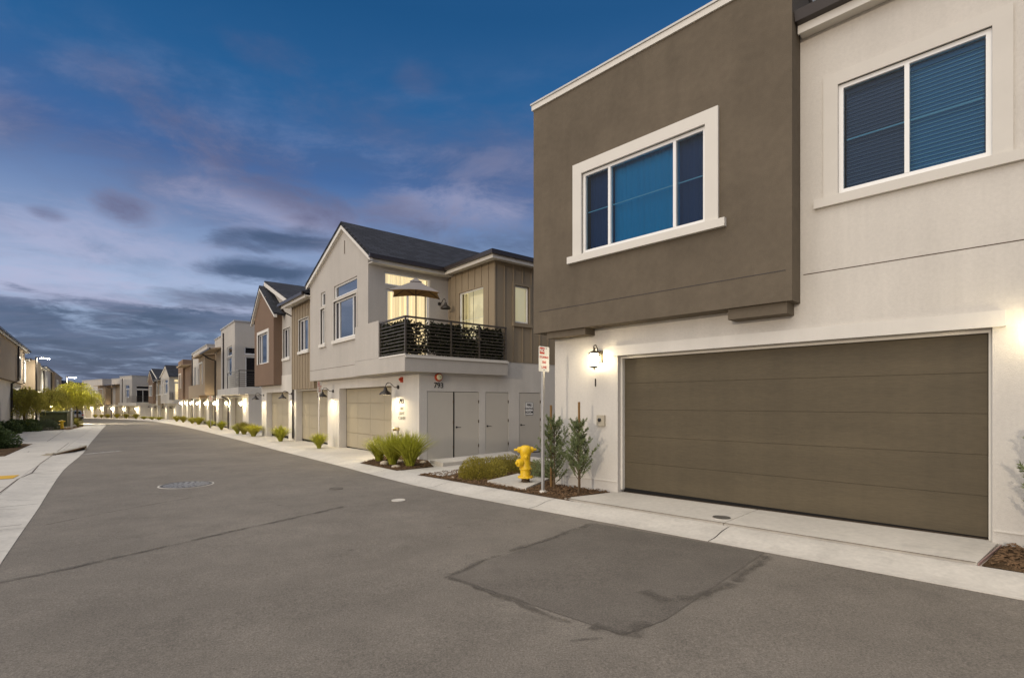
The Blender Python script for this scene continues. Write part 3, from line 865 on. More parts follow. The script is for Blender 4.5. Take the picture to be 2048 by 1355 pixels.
H.window('front', -.36, w1[0], w1[1], w1[2], w1[3], [(.235, 'pane', 'bluedark'), (.79, 'pane', 'bluecurtain'), (1, 'pane', 'bluedark')], trim=.20, sill=.11, grille=(.51,), back='blue', inset=.02)
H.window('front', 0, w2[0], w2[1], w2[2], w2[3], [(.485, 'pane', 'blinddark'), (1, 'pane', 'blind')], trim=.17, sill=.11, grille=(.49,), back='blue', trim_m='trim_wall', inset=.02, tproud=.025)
mb = MB(); mb.box(4.55, 13, -.15, -.003, 6.66, 6.70); mb.box(4.54, 13, -.185, -.15, 6.64, 6.77); H.part(mb, 'eave', 'trim')
mb = MB()
mb.prism([(4.53, -.28, 6.765), (4.53, -.19, 6.75), (4.53, -.17, 6.90), (4.53, -.31, 6.90)], (8.5, 0, 0)); gt = H.part(mb, 'gutter', 'fascia')
mb = MB(); slab_roof(mb, (4.53, -.22, 6.93), (13, -.22, 6.93), (13, 8, 8.6), (4.53, 8, 8.6)); H.part(mb, 'roof', 'roofB')

# ------------------------------------------------------------------ house 793 and its row
A = Bld('townhouse', 'row with grey pitched roofs and a corner balcony, just behind the near house', FA, -.28)
ag = [(-6.57, -1.87), (-12.30, -7.90), (-17.90, -13.58)]
mb = MB()
ud = [(.27, 2.22), (2.49, 3.48), (3.97, 4.98)]
mb.vol(-19, 0, 0, 10, -.9, 2.99, front=[(a, b, -.9, 2.13, .29) for a, b in ag], right=[(a, b, -.24, 1.92, .05) for a, b in ud])
A.part(mb, 'ground_wall', 'stucco')
for a, b in ag: A.garage(a + .01, b - .01, .29, -.24, 2.13, 4, 4, 'garage_tan')
# utility doors
def leaf(y0, y1, handle, label=None):
    mb = MB(); mb.box(-.05, -.012, y0 + .012, y1 - .012, -.215, 1.905)
    d = A.part(mb, 'utility_door', 'doorwhite', label=label)
    if handle:
        h = MB(); yy = y0 + .09 if handle > 0 else y1 - .09
        h.lathe([(.032, 0), (.032, .012)], (-.012, yy, .78), (1, 0, 0), 12); h.tube([(.0, yy, .78), (.045, yy, .78), (.05, yy + .13, .775)], .010, 6)
        A.part(h, 'handle', 'black', d, smooth=40)
    for z in (.15, .95, 1.6):
        h = MB(); h.box(-.02, .004, y1 - .02, y1 + .008, z - .05, z + .05); A.part(h, 'hinge', 'hydbase', d)
leaf(.27, 1.235, 0); leaf(1.262, 2.22, 1); leaf(2.49, 3.48, 1); leaf(3.97, 4.98, 1)
mb = MB(); mb.box(-.046, -.004, 1.233, 1.262, -.2, 1.905); A.part(mb, 'door_seal', 'seal')
for a, b in ud:
    mb = MB(); mb.box(-.049, -.008, a + .005, b - .005, -.238, -.205); A.part(mb, 'door_sweep', 'seal')
# living-room gable
lw, ln = (-6.15, -3.86, 4.0, 5.50), (-7.65, -7.12, 3.98, 5.42)
lwt, lnt = (-6.15, -3.86, 5.62, 6.11), (-7.65, -7.12, 5.54, 6.10)
sd, sdt = (.31, 2.02, 3.03, 5.58), (.24, 2.06, 5.72, 6.17)
mb = MB(); mb.vol(-9.03, -2.9, -.37, 9, 2.5, 6.72, front=[(*q, .30) for q in (lw, ln, lwt, lnt)], right=[(*q, .34) for q in (sd, sdt)])
mb.prism([(-9.03, -.37, 6.72), (-2.9, -.37, 6.72), (-2.9, -.37, 6.74), (-5.08, -.37, 8.14), (-9.03, -.37, 6.74)], (0, 9.3, 0))
up = A.part(mb, 'gable_wall', 'stucco_grey')
mb = MB(); mb.box(-5.06, -5.0, -.376, -.36, 7.15, 7.65); A.part(mb, 'gable_vent', 'hydbase', up)
mb = MB(); mb.box(-9.0, -3.48, -.3745, -.365, 2.935, 2.945); A.part(mb, 'control_joint', 'hydbase', up)
mb = MB()
slab_roof(mb, (-2.45, -.50, 6.58), (-5.08, -.50, 8.36), (-5.08, 8.8, 8.36), (-2.45, 8.8, 6.58))
slab_roof(mb, (-9.25, -.50, 6.76), (-5.08, -.50, 8.36), (-5.08, 8.8, 8.36), (-9.25, 8.8, 6.76)); A.part(mb, 'roof', 'roofA')
mb = MB()
mb.prism([(-2.50, -.49, 6.50), (-5.08, -.49, 8.24), (-5.08, -.49, 8.08), (-2.50, -.49, 6.34)], (0, .12, 0))
mb.prism([(-9.22, -.49, 6.66), (-5.08, -.49, 8.24), (-5.08, -.49, 8.08), (-9.22, -.49, 6.50)], (0, .12, 0))
mb.box(-2.6, -2.56, -.36, 8.8, 6.35, 6.47); mb.box(-2.9, -2.56, -.36, 8.8, 6.33, 6.36); A.part(mb, 'fascia', 'trim')
mb = MB(); mb.box(-2.55, -2.42, -.51, 8.8, 6.44, 6.56); mb.box(-9.34, -9.22, -.51, 8.8, 6.60, 6.72); A.part(mb, 'gutter', 'fascia')
side = [(.16, 'screen', None), (.80, 'pane_sky', None), (1, 'screen', None)]
A.window('front', -.37, *lw, side, trim=.03, sill=.08, trim_m='stucco_trim')
A.window('front', -.37, *lwt, [(1, 'pane_sky', None)])
A.window('front', -.37, *ln, [(1, 'pane_sky', None)], sill=.08, trim=.03, trim_m='stucco_trim')
A.window('front', -.37, *lnt, [(1, 'pane_sky', None)])
A.window('right', -2.9, *sd, [(.5, 'pane_clear', 'curtain_lit'), (1, 'pane_clear', 'curtain_lit')], fw=.07)
A.window('right', -2.9, *sdt, [(1, 'pane_clear', 'curtain_lit')], fw=.05)
# balcony
mb = MB(); mb.box(-3.45, .25, -.61, 3.25, 2.49, 2.997); mb.box(-3.45, -1.55, -.61, -.43, 2.99, 4.19); mb.box(-3.45, -2.93, -.43, -.34, 2.99, 4.0)
bal = A.part(mb, 'balcony', 'stucco_grey')
mb = MB(); mb.box(.24, .29, -.60, 3.27, 2.90, 2.955); mb.box(-1.5, .28, -.625, -.60, 2.965, 3.01); A.part(mb, 'balcony_flashing', 'trim', bal)
def railing(bld, x0, x1, yf, y1, z0, z1, n=9, posts=(), parent=None):
    mb = MB(); s = .024
    for (px_, py_) in [(x0, yf), (x1, yf)] + [(x1, p) for p in posts]: mb.box(px_ - s, px_ + s, py_ - s, py_ + s, z0, z1)
    for i in range(n):
        z = z0 + .06 + (z1 - z0 - .14) * i / n
        mb.box(x0, x1, yf - .010, yf + .010, z, z + .028); mb.box(x1 - .010, x1 + .010, yf, y1, z, z + .028)
    mb.box(x0 - s, x1 + .035, yf - .035, yf + .035, z1, z1 + .05); mb.box(x1 - .035, x1 + .035, yf + .035, y1 + s, z1, z1 + .05)
    return bld.part(mb, 'railing', 'railmetal', parent)
railing(A, -1.52, .19, -.56, 3.2, 3.0, 4.08, 9, (1.02, 2.1, 3.2))
# tan board and batten bedroom behind the balcony
bw, bs = (-2.15, -.62, 3.85, 5.62), (3.74, 4.40, 4.38, 5.68)
mb = MB(); mb.vol(-2.92, .02, 2.85, 10, 2.98, 6.42, front=[(*bw, .24)], right=[(*bs, .24)])
battens(mb, 'front', 2.85, -2.80, .02, 3.0, 6.36, skip=(bw,)); battens(mb, 'right', .02, 2.86, 10, 3.0, 6.36, skip=(bs,))
A.part(mb, 'batten_wall', 'tan', label='tan board and batten wall behind the balcony')
f = A.window('front', 2.85, *bw, [(1, 'pane_clear', 'room')], fw=.045, grille=(.42,))
mb = MB(); mb.box(-1.39, -1.374, 2.96, 2.968, 3.9, 5.58); A.part(mb, 'grille', 'hydbase', f)
mb = MB(); mb.box(-2.14, -2.03, 3.12, 3.15, 3.9, 5.6); A.part(mb, 'curtain', 'cream', f)
A.window('right', .02, *bs, [(1, 'pane_clear', 'room')], fw=.05, trim=.09, trim_m='tan', sill=.02)
mb = MB(); mb.box(-2.9, .36, 2.49, 2.53, 6.34, 6.47); mb.box(.36, .40, 2.49, 10, 6.34, 6.47); mb.box(-2.9, .38, 2.5, 10, 6.40, 6.44); A.part(mb, 'eave', 'trim')
mb = MB(); mb.box(-3.0, .41, 2.38, 2.488, 6.46, 6.57); mb.box(.405, .51, 2.38, 10, 6.46, 6.57); A.part(mb, 'gutter', 'fascia')
mb = MB(); slab_roof(mb, (-2.95, 2.4, 6.60), (.5, 2.4, 6.60), (-1.2, 5.2, 7.05), (-2.95, 5.2, 7.05), .06); slab_roof(mb, (.5, 2.4, 6.60), (.5, 10, 6.60), (-1.2, 10, 7.05), (-1.2, 5.2, 7.05), .06); A.part(mb, 'roof', 'roofB')
# middle tan batten bay
mw = (-11.14, -9.73, 3.96, 5.42)
mb = MB(); mb.vol(-12.3, -9.04, -.2, 9, 2.2, 6.30, front=[(*mw, .25)])
battens(mb, 'front', -.2, -12.25, -9.05, 2.22, 6.28, .40, (mw,)); A.part(mb, 'batten_bay', 'tan', label='tan board and batten bay over the second garage')
A.window('front', -.2, *mw, [(.34, 'screen', None), (1, 'pane_sky', None)], fw=.06, sill=.04, trim=.02)
mb = MB(); mb.box(-12.75, -9.02, -.62, -.57, 6.12, 6.26); mb.box(-12.7, -9.02, -.6, -.2, 6.2, 6.24); A.part(mb, 'eave', 'trim')
mb = MB(); mb.box(-12.85, -9.02, -.74, -.615, 6.24, 6.36); A.part(mb, 'gutter', 'fascia')
mb = MB(); slab_roof(mb, (-12.8, -.7, 6.40), (-9.02, -.7, 6.40), (-9.02, 4, 7.5), (-12.8, 4, 7.5)); A.part(mb, 'roof', 'roofB')
# far white unit with brown gabled box
ww = (-14.55, -13.35, 3.88, 5.40)
mb = MB(); mb.vol(-18.6, -12.28, .02, 10, 2.98, 6.4, front=[(*ww, .25)])
mb.prism([(-18.6, .02, 6.4), (-12.28, .02, 6.4), (-12.28, .02, 6.45), (-17.3, .02, 8.2), (-18.6, .02, 7.0)], (0, 9.9, 0)); A.part(mb, 'gable_wall', 'stucco_grey')
A.window('front', .02, *ww, [(.45, 'screen', None), (1, 'pane_sky', None)], sill=.06, trim=.02, trim_m='stucco_trim')
mb = MB(); slab_roof(mb, (-12.1, -.25, 6.48), (-17.3, -.25, 8.42), (-17.3, 10, 8.42), (-12.1, 10, 6.48)); slab_roof(mb, (-18.95, -.25, 6.9), (-17.3, -.25, 8.42), (-17.3, 10, 8.42), (-18.95, 10, 6.9)); A.part(mb, 'roof', 'roofA')
mb = MB(); mb.prism([(-12.15, -.28, 6.40), (-17.3, -.28, 8.33), (-17.3, -.28, 8.12), (-12.15, -.28, 6.19)], (0, .05, 0)); A.part(mb, 'fascia', 'trim')
xw = (-18.05, -15.85, 3.73, 5.40)
mb = MB(); mb.vol(-18.92, -14.8, -.4, 3, 2.52, 6.35, front=[(*xw, .25)])
mb.prism([(-18.92, -.4, 6.35), (-14.8, -.4, 6.35), (-14.8, -.4, 6.38), (-17.2, -.4, 7.86), (-18.92, -.4, 6.38)], (0, 3.4, 0)); A.part(mb, 'brown_box', 'redbrown', label='red brown gabled box at the far end of the row')
A.window('front', -.4, *xw, [(.2, 'screen', None), (.78, 'pane_sky', None), (1, 'screen', None)], trim=.16, sill=.0)
mb = MB(); slab_roof(mb, (-14.1, -.55, 6.18), (-17.2, -.55, 8.1), (-17.2, 3, 8.1), (-14.1, 3, 6.18)); slab_roof(mb, (-19.35, -.55, 6.28), (-17.2, -.55, 8.1), (-17.2, 3, 8.1), (-19.35, 3, 6.28)); A.part(mb, 'roof', 'roofA')
mb = MB(); mb.prism([(-14.15, -.54, 6.1), (-17.2, -.54, 7.99), (-17.2, -.54, 7.83), (-14.15, -.54, 5.94)], (0, .14, 0)); mb.prism([(-19.3, -.54, 6.2), (-17.2, -.54, 7.99), (-17.2, -.54, 7.83), (-19.3, -.54, 6.04)], (0, .14, 0)); A.part(mb, 'fascia', 'trim')
A.downpipe([(-12.62, -.68, 6.25), (-12.62, -.5, 6.0), (-12.62, -.06, 5.8), (-12.62, -.06, -.2)])

# ------------------------------------------------------------------ flat-roofed row beyond
B = Bld('townhouse', 'flat roofed cream and brown row with a dark railed balcony, beyond the pitched row', FB, -.55)
mb = MB(); mb.vol(-44, 0, .02, 10, -1.4, 2.17, front=[(-6.65 - 6.05 * k, -2.05 - 6.05 * k, -1.4, 1.92, .28) for k in range(7)]); B.part(mb, 'ground_wall', 'stucco')
for k in range(7): B.garage(-6.64 - 6.05 * k, -2.06 - 6.05 * k, .30, -.5, 1.92, 4, 4, 'garage_tan')
bw1, bw1t = (-6.0, -3.85, 3.55, 4.95), (-6.0, -3.85, 5.05, 5.75)
bsd, bst = (.3, 2.3, 2.62, 4.9), (.25, 2.3, 5.05, 5.6)
mb = MB(); mb.vol(-8.7, -2.7, -.37, 9, 2.15, 7.35, front=[(*bw1, .25), (*bw1t, .25)], right=[(*bsd, .3), (*bst, .3)]); B.part(mb, 'corner_wall', 'stucco_grey')
B.window('front', -.37, *bw1, [(.2, 'screen', None), (.8, 'pane_sky', None), (1, 'screen', None)]); B.window('front', -.37, *bw1t, [(1, 'pane_sky', None)])
B.window('right', -2.7, *bsd, [(.5, 'carglass', None), (1, 'carglass', None)], fw=.08); B.window('right', -2.7, *bst, [(1, 'carglass', None)], fw=.07)
mb = MB(); mb.box(-8.76, -2.64, -.43, 9.06, 7.35, 7.45); B.part(mb, 'parapet_cap', 'steel')
mb = MB(); mb.box(-8.7, .1, -.62, 3.2, 2.12, 2.6); B.part(mb, 'balcony', 'stucco')
railing(B, -4.4, .04, -.57, 3.1, 2.6, 3.70, 7, (1.0, 2.0, 3.1))
mb = MB(); mb.box(-2.66, -.1, 3.0, 9, 2.17, 6.3); B.part(mb, 'back_wall', 'tanbrown')
B.downpipe([(-7.3, -.42, 7.0), (-7.3, -.42, 2.2), (-7.3, -.55, 2.05), (-7.3, -.08, 1.8), (-7.3, -.08, -.5)], r=.06)
# tan bay with eave, white parapet box above
mb = MB(); mb.box(-11.1, -8.72, -.33, 4, 2.2, 5.9); B.part(mb, 'tan_bay', 'tanbrown')
mb = MB(); mb.box(-13.85, -8.72, -.12, 5, 5.9, 7.08); mb.box(-13.85, -11.1, .04, 5, 2.17, 5.9); B.part(mb, 'parapet_wall', 'stucco_grey')
mb = MB(); mb.box(-13.9, -8.72, -.18, 5, 7.08, 7.16); B.part(mb, 'parapet_cap', 'steel')
mb = MB(); slab_roof(mb, (-14.3, -1.1, 5.92), (-8.74, -1.1, 5.92), (-8.74, -.1, 6.1), (-14.3, -.1, 6.1), .1); B.part(mb, 'eave', 'tanbrown')
mb = MB(); mb.box(-14.4, -8.74, -1.2, -1.1, 5.82, 5.95); B.part(mb, 'gutter', 'fascia')
B.downpipe([(-14.1, -1.15, 5.9), (-14.1, -.6, 5.5), (-14.1, -.06, 5.3), (-14.1, -.06, -.5)], r=.06)
B.window('front', -.36, -10.6, -9.4, 3.4, 5.2, [(.5, 'screen', None), (1, 'pane_sky', None)]); B.window('front', 0, -12.95, -11.75, 3.3, 4.95, [(.5, 'screen', None), (1, 'pane_sky', None)])
# tan box two
mb = MB(); mb.box(-19.4, -15.0, -.75, 6, 2.25, 5.9); mb.box(-15.1, -13.84, .04, 6, 2.17, 6.0); B.part(mb, 'tan_box', 'tanbrown')
mb = MB(); slab_roof(mb, (-20.3, -1.2, 5.95), (-14.8, -1.2, 5.95), (-14.8, 5, 6.5), (-20.3, 5, 6.5), .14); B.part(mb, 'eave', 'tanbrown')
B.window('front', -.78, -18.6, -16.4, 3.3, 5.2, [(.25, 'screen', None), (.75, 'pane_sky', None), (1, 'screen', None)], trim=.12)
# second cream unit with brown balcony
mb = MB(); mb.vol(-32, -19.42, -.02, 9, 2.17, 7.2, front=[(-30.2, -28.6, 3.2, 5.6, .2), (-26.5, -24.2, 2.8, 5.2, .2)]); B.part(mb, 'cream_wall', 'stucco_grey')
mb = MB(); mb.box(-32.06, -19.38, -.08, 9.06, 7.2, 7.3); B.part(mb, 'parapet_cap', 'steel')
B.window('front', -.02, -30.2, -28.6, 3.2, 5.6, [(1, 'carglass', None)]); B.window('front', -.02, -26.5, -24.2, 2.8, 5.2, [(.5, 'carglass', None), (1, 'carglass', None)])
B.window('front', -.10, -21.6, -20.4, 2.9, 5.3, [(1, 'pane_clear', 'curtain_lit')], trim=.05)
mb = MB(); mb.box(-28.4, -19.42, -.7, -.02, 2.0, 3.35); B.part(mb, 'balcony', 'tanbrown', label='solid tan balcony front')
B.downpipe([(-31.2, -.08, 7.0), (-31.2, -.08, -.5)], r=.06)
# brown far end
mb = MB(); mb.box(-44, -38, -.4, 8, 1.95, 7.0); mb.box(-38, -32.05, -.15, 8, 1.95, 6.0); B.part(mb, 'brown_end', 'redbrown')
mb = MB(); slab_roof(mb, (-38, -1.1, 6.0), (-32.1, -1.1, 6.0), (-32.1, 4, 6.5), (-38, 4, 6.5), .14); B.part(mb, 'eave', 'tanbrown')
B.window('front', -.43, -42.6, -40.2, 3.4, 5.2, [(.25, 'screen', None), (.75, 'pane_sky', None), (1, 'screen', None)], trim=.14)
B.window('front', -.18, -36, -34, 3.4, 5.2, [(.5, 'screen', None), (1, 'pane_sky', None)])

C = dup(A.root, FC.p(0, 0, -1.36), FC.rz, 'second pitched grey roofed row, far down the lane')
D = dup(B.root, FD.p(0, 0, -1.62), FD.rz, 'farthest flat roofed row where the lane bends left')

# ------------------------------------------------------------------ houses on the left
FL = Frame(*RP(0, -5), 129.2)
def left_house(label, x0, x1, zb, zf, ze, uppers, strips, pipes, apex, overl=.4, y1=9., garages=()):
    L = Bld('townhouse', label, FL, zb, group='houses on the left side of the lane')
    mb = MB(); mb.vol(x0, x1, 0, y1, zb - .8, zf, front=[(a, b, zb - .8, zb + 2.3, .2) for a, b in garages]); L.part(mb, 'ground_wall', 'stucco')
    for a, b in garages: L.garage(a + .01, b - .01, .2, zb, zb + 2.3, 4, 4, 'garage_tan')
    for i, (a, b, y, m) in enumerate(uppers):
        mb = MB(); mb.box(a, b, y, y1 - .03 * i, zf + .004 * i, ze); L.part(mb, 'upper_wall', m)
    for a, b, y, z0, z1 in strips: L.window('front', y - .05, a, b, z0, z1, [(1, 'pane_sky', None)], fw=.09, trim=.05, inset=.0)
    for a, y in pipes: L.downpipe([(a, y - .1, ze), (a, y - .1, zf + .1), (a, -.08, zf - .15), (a, -.08, zb)], r=.07)
    mb = MB(); o = overl
    yr = y1 * .5
    slab_roof(mb, (x0 - o, -o - .1, ze + .05), (x1 + o, -o - .1, ze + .05), (x1 - apex, yr, ze + 1.5), (x0 + apex, yr, ze + 1.5), .1)
    slab_roof(mb, (x0 - o, y1 + o, ze + .05), (x1 + o, y1 + o, ze + .05), (x1 - apex, yr, ze + 1.5), (x0 + apex, yr, ze + 1.5), .1)
    if apex <= .5:
        mg = MB(); mg.prism([(x0 + .02, -.02, ze - .02), (x0 + .02, y1, ze - .02), (x0 + .02, yr, ze + 1.36)], (x1 - x0 - .06, 0, 0)); L.part(mg, 'gable_wall', 'tanbrown')
    if apex > .5:
        mb.poly([(x0 - o, -o - .1, ze + .05), (x0 + apex, yr, ze + 1.5), (x0 - o, y1 + o, ze + .05)]); mb.poly([(x1 + o, -o - .1, ze + .05), (x1 - apex, yr, ze + 1.5), (x1 + o, y1 + o, ze + .05)])
    L.part(mb, 'roof', 'roofB')
    mb = MB(); mb.box(x0 - o, x1 + o, -o - .13, -o - .08, ze - .14, ze + .02); mb.box(x0 - o, x1 + o, -o - .08, -.01, ze - .06, ze - .02); mb.box(x1 + o - .05, x1 + o, -o - .08, y1, ze - .14, ze + .02); L.part(mb, 'eave', 'trim')
    mb = MB(); mb.box(x0 - o, x1 + o, -o - .25, -o - .135, ze - .04, ze + .09); L.part(mb, 'gutter', 'fascia')
    mb = MB(); mb.tube([(x1 - 2.5, yr - 1.2, ze + .9), (x1 - 2.5, yr - 1.2, ze + 2.0)], .09, 8); L.part(mb, 'roof_vent', 'black')
    return L
left_house('nearest left house, brown over cream with a dark downpipe', 34, 61.3, -.7, 3.15, 6.0, [(34, 54.1, -.35, 'tanbrown'), (54.1, 61.2, -.25, 'tanbrown')],
           [(55.6, 57.2, -.25, 3.4, 5.2), (59.6, 61.0, -.25, 3.3, 5.1)], [(54.2, -.35)], 0, garages=((36, 41), (44, 49), (57, 60.5)))
left_house('second left house with a brown bay behind the street lamp', 61.9, 80.6, -.8, 2.7, 5.35, [(62.1, 67.4, -.9, 'tanbrown'), (67.4, 80.5, -.3, 'stucco_grey')],
           [(68.4, 70.2, -.3, 2.9, 4.9), (72.5, 74.6, -.3, 2.9, 4.9), (77, 79, -.3, 2.9, 4.9)], [(80.2, -.3)], 2.5, garages=((63, 67), (70, 74)))
left_house('third left house, cream and yellowish under a dark hipped roof', 81.2, 118, -1.0, 2.4, 5.75, [(81.4, 93.5, -.3, 'stucco'), (93.5, 112, -.7, 'tanbrown'), (112, 117.8, -.3, 'stucco_grey')],
           [(84, 86, -.3, 3.0, 4.8), (98, 101, -.7, 3.0, 4.8)], [(93.2, -.3), (112.3, -.3)], 3, garages=((83, 88), (97, 102), (105, 110)))
FL2 = Frame(-76.0, 86.5, 52)
L4 = Bld('townhouse', 'small tan hipped roof house end behind the second street lamp', FL2, -1.3, group='houses on the left side of the lane')
mb = MB(); mb.vol(-3.5, 2.6, 0, 12, -2, 4.75, front=[(.6, 1.8, 2.2, 3.7, .15)]); L4.part(mb, 'wall', 'tanbrown')
L4.window('front', 0, .6, 1.8, 2.2, 3.7, [(.5, 'pane_sky', None), (1, 'screen', None)])
mb = MB(); q = [(-4, -.5, 4.75), (3.1, -.5, 4.75), (3.1, 12.5, 4.75), (-4, 12.5, 4.75)]; ap = [(-.4, 3.5, 5.6), (-.4, 8.5, 5.6)]
mb.poly([q[0], q[1], ap[0]]); mb.poly([q[1], q[2], ap[1], ap[0]]); mb.poly([q[2], q[3], ap[1]]); mb.poly([q[3], q[0], ap[0], ap[1]]); mb.poly(q[::-1]); L4.part(mb, 'roof', 'roofB')
mb = MB(); mb.box(-4.05, 3.15, -.58, -.5, 4.66, 4.8); mb.box(3.1, 3.18, -.5, 12.5, 4.66, 4.8); L4.part(mb, 'gutter', 'fascia')


# ------------------------------------------------------------------ lamps
def barn_lamp(label, loc, rz, lit=True, group='gooseneck barn lamps over the garages'):
    t = thing('barn_lamp', label, 'wall lamp', loc, rz, group)
    mb = MB(); mb.lathe([(.065, 0), (.065, -.03), (.045, -.045)], (0, 0, 0), (0, 1, 0), 16); mb.build('wall_plate', 'darkmetal', t, 40)
    mb = MB(); mb.tube([(0, -.03, 0), (0, -.10, -.012), (0, -.17, .01), (0, -.23, .07), (0, -.29, .125), (0, -.36, .135), (0, -.42, .10), (0, -.45, .03), (0, -.455, -.03)], .013, 8); mb.build('gooseneck', 'darkmetal', t, 60)
    mb = MB(); P_ = [(.035, .0), (.05, -.01), (.055, -.07), (.075, -.10), (.12, -.13), (.175, -.175), (.195, -.215), (.195, -.232), (.187, -.232), (.187, -.214), (.168, -.18), (.115, -.14), (.06, -.12)]
    mb.lathe(P_, (0, -.455, -.02), (0, 0, 1), 20); s = mb.build('shade', 'darkmetal', t, 50)
    if lit:
        mb = MB(); mb.lathe([(.13, -.185), (.13, -.19)], (0, -.455, -.02), (0, 0, 1), 18); mb.build('bulb', 'lamp_glow', t)
    return t


BL = barn_lamp('barn lamp beside the front number 793 at the corner', FA.p(-1.37, 0, 2.07), FA.rz)
def at_A(x, y, z): return FA.p(x, y, z)
dup(BL, at_A(-7.22, 0, 2.04), FA.rz, 'lit barn lamp between the two nearest taupe garage doors')
dup(BL, at_A(-12.95, 0, 2.01), FA.rz, 'lit barn lamp beside the dark downpipe left of the tan batten bay')
dup(BL, at_A(-18.45, 0, 1.99), FA.rz, 'barn lamp under the far end of the red brown gabled box')
barn_lamp('unlit barn lamp on the balcony wall beside the umbrella', at_A(-2.9, 2.45, 5.30), FA.rz + R(90), False, 'lamps on the balcony')
for k, w in enumerate(('right end', 'second pier', 'third pier', 'left end')):
    x = (-1.37, -7.22, -12.95, -18.45)[k]
    dup(BL, FC.p(x, 0, .96), FC.rz, 'tiny lit barn lamp on the %s of the distant pitched row' % w, 'barn lamps of the distant pitched row')


def lantern(label, loc, rz):
    t = thing('wall_lantern', label, 'wall lamp', loc, rz, 'lanterns of the near house')
    mb = MB(); mb.box(-.055, .055, -.03, 0, -.13, .10); mb.box(-.04, .04, -.042, -.028, -.11, .08); mb.build('backplate', 'iron', t)
    mb = MB()
    mb.tube([(0, -.04, -.03), (0, -.075, .06), (0, -.11, .155), (0, -.155, .20), (0, -.20, .185), (0, -.215, .14), (0, -.19, .11), (0, -.165, .125), (0, -.17, .15)], .011, 8)
    mb.build('scroll_arm', 'iron', t, 60)
    mb = MB(); mb.lathe([(.012, .145), (.02, .12), (.018, .095), (.045, .085), (.105, .045), (.112, .03), (.10, .03)], (0, -.20, .0), (0, 0, 1), 16); mb.build('cap', 'iron', t, 40)
    mb = MB(); mb.lathe([(.072, .03), (.082, -.02), (.080, -.12), (.066, -.19)], (0, -.20, 0), (0, 0, 1), 20); mb.build('glass', 'lantern_glow', t, 60)
    mb = MB(); mb.lathe([(.05, -.19), (.088, -.195), (.085, -.21), (.04, -.225), (.012, -.24), (.016, -.255), (.004, -.27)], (0, -.20, 0), (0, 0, 1), 16); mb.build('finial', 'iron', t, 40)
    return t


LN = lantern('lit scrolled lantern left of the near olive garage door', FN.p(1.12, 0, 2.44), FN.rz)
dup(LN, FN.p(7.02, 0, 2.44), FN.rz, 'lit scrolled lantern right of the near olive garage door')


def far_lantern(label, loc, rz, group):
    t = thing('wall_lantern', label, 'wall lamp', loc, rz, group)
    mb = MB(); mb.box(-.05, .05, -.05, 0, -.1, .1); mb.tube([(0, -.03, .05), (0, -.1, .16), (0, -.18, .14)], .014, 6); mb.lathe([(.03, .16), (.11, .10), (.11, .08)], (0, -.2, 0), (0, 0, 1), 10); mb.build('bracket', 'iron', t)
    mb = MB(); mb.lathe([(.07, .08), (.085, 0), (.065, -.12)], (0, -.2, 0), (0, 0, 1), 12); mb.build('glass', 'far_glow', t, 60)
    return t


ORD = ['first', 'second', 'third', 'fourth', 'fifth', 'sixth', 'seventh', 'eighth', 'ninth', 'tenth', 'eleventh', 'twelfth', 'thirteenth', 'fourteenth', 'fifteenth', 'sixteenth', 'seventeenth', 'eighteenth']
fl = None
for k in range(8):
    loc = FB.p(-1.45 - 6.05 * k, .02, 1.52)
    lb = 'lit lantern on the %s pier of the flat roofed row behind house 793' % ORD[k]
    if fl is None: fl = far_lantern(lb, loc, FB.rz, 'lanterns of the flat roofed row')
    else: dup(fl, loc, FB.rz, lb, scale=(1, .92, 1.05, .85, .95, 1.02, .88, .95)[k])
for k in range(8):
    dup(fl, FD.p(-1.45 - 6.05 * k, .02, .45), FD.rz, 'tiny lit lantern on the %s pier of the farthest flat roofed row' % ORD[k], 'lanterns of the farthest row')
for k, (a, e) in enumerate(((82.2, -4.95), (89, -4.95), (95.5, -4.95), (103.8, -4.95))):
    p = RP(a, e); dup(fl, (p[0], p[1], base(*p) + 2.0), R(129.2), 'tiny lit lantern by the %s garage of the third left house' % ORD[k], 'lanterns of the left houses')

# ------------------------------------------------------------------ signs, numbers, alarms
SX, SY = (.57, 9.42)
def stop_sign(label, loc, rz):
    t = thing('fire_lane_sign', label, 'sign', loc, rz, 'no stopping signs along the kerb')
    mb = MB(); mb.box(-.022, .022, -.022, .022, -.15, 2.66); mb.build('post', 'steel', t)
    mb = MB()
    q = []
    for cx, cz, a0 in ((.1325, 2.656, 0), (-.1325, 2.656, 90), (-.1325, 2.236, 180), (.1325, 2.236, 270)):
        for i in range(5):
            a = R(a0 + i * 22.5); q.append((.024, cx + .02 * math.cos(a), cz + .02 * math.sin(a)))
    mb.prism(q, (.003, 0, 0)); pl = mb.build('plate', 'signwhite', t)
    rot = (R(90), 0, R(90)); ct = 0
    mb = MB(); mb.box(.0275, .0285, -.128, .012, 2.535, 2.655); mb.build('red_panel', 'red', pl)
    text_mb('NO', .085, 'signwhite', pl, (.030, -.058, 2.597), rot, .0008, 'lettering', .003)
    for s, z, sz in (('STOPPING', 2.475, .056), ('FIRE', 2.385, .062), ('LANE', 2.295, .062)):
        text_mb(s, sz, 'red', pl, (.0285, 0, z), rot, .0008, 'lettering', .002)
    mb = MB(); mb.lathe([(.008, 0), (.008, .005)], (.027, 0, 2.245), (1, 0, 0), 8); mb.lathe([(.008, 0), (.008, .005)], (.027, .06, 2.64), (1, 0, 0), 8); mb.build('bolt', 'hydbase', pl)
    mb = MB(); mb.lathe([(.09, -.06), (.085, .0), (.05, .03)], (0, 0, 0), (0, 0, 1), 12); mb.build('footing', 'concrete', t, 40)
    return t


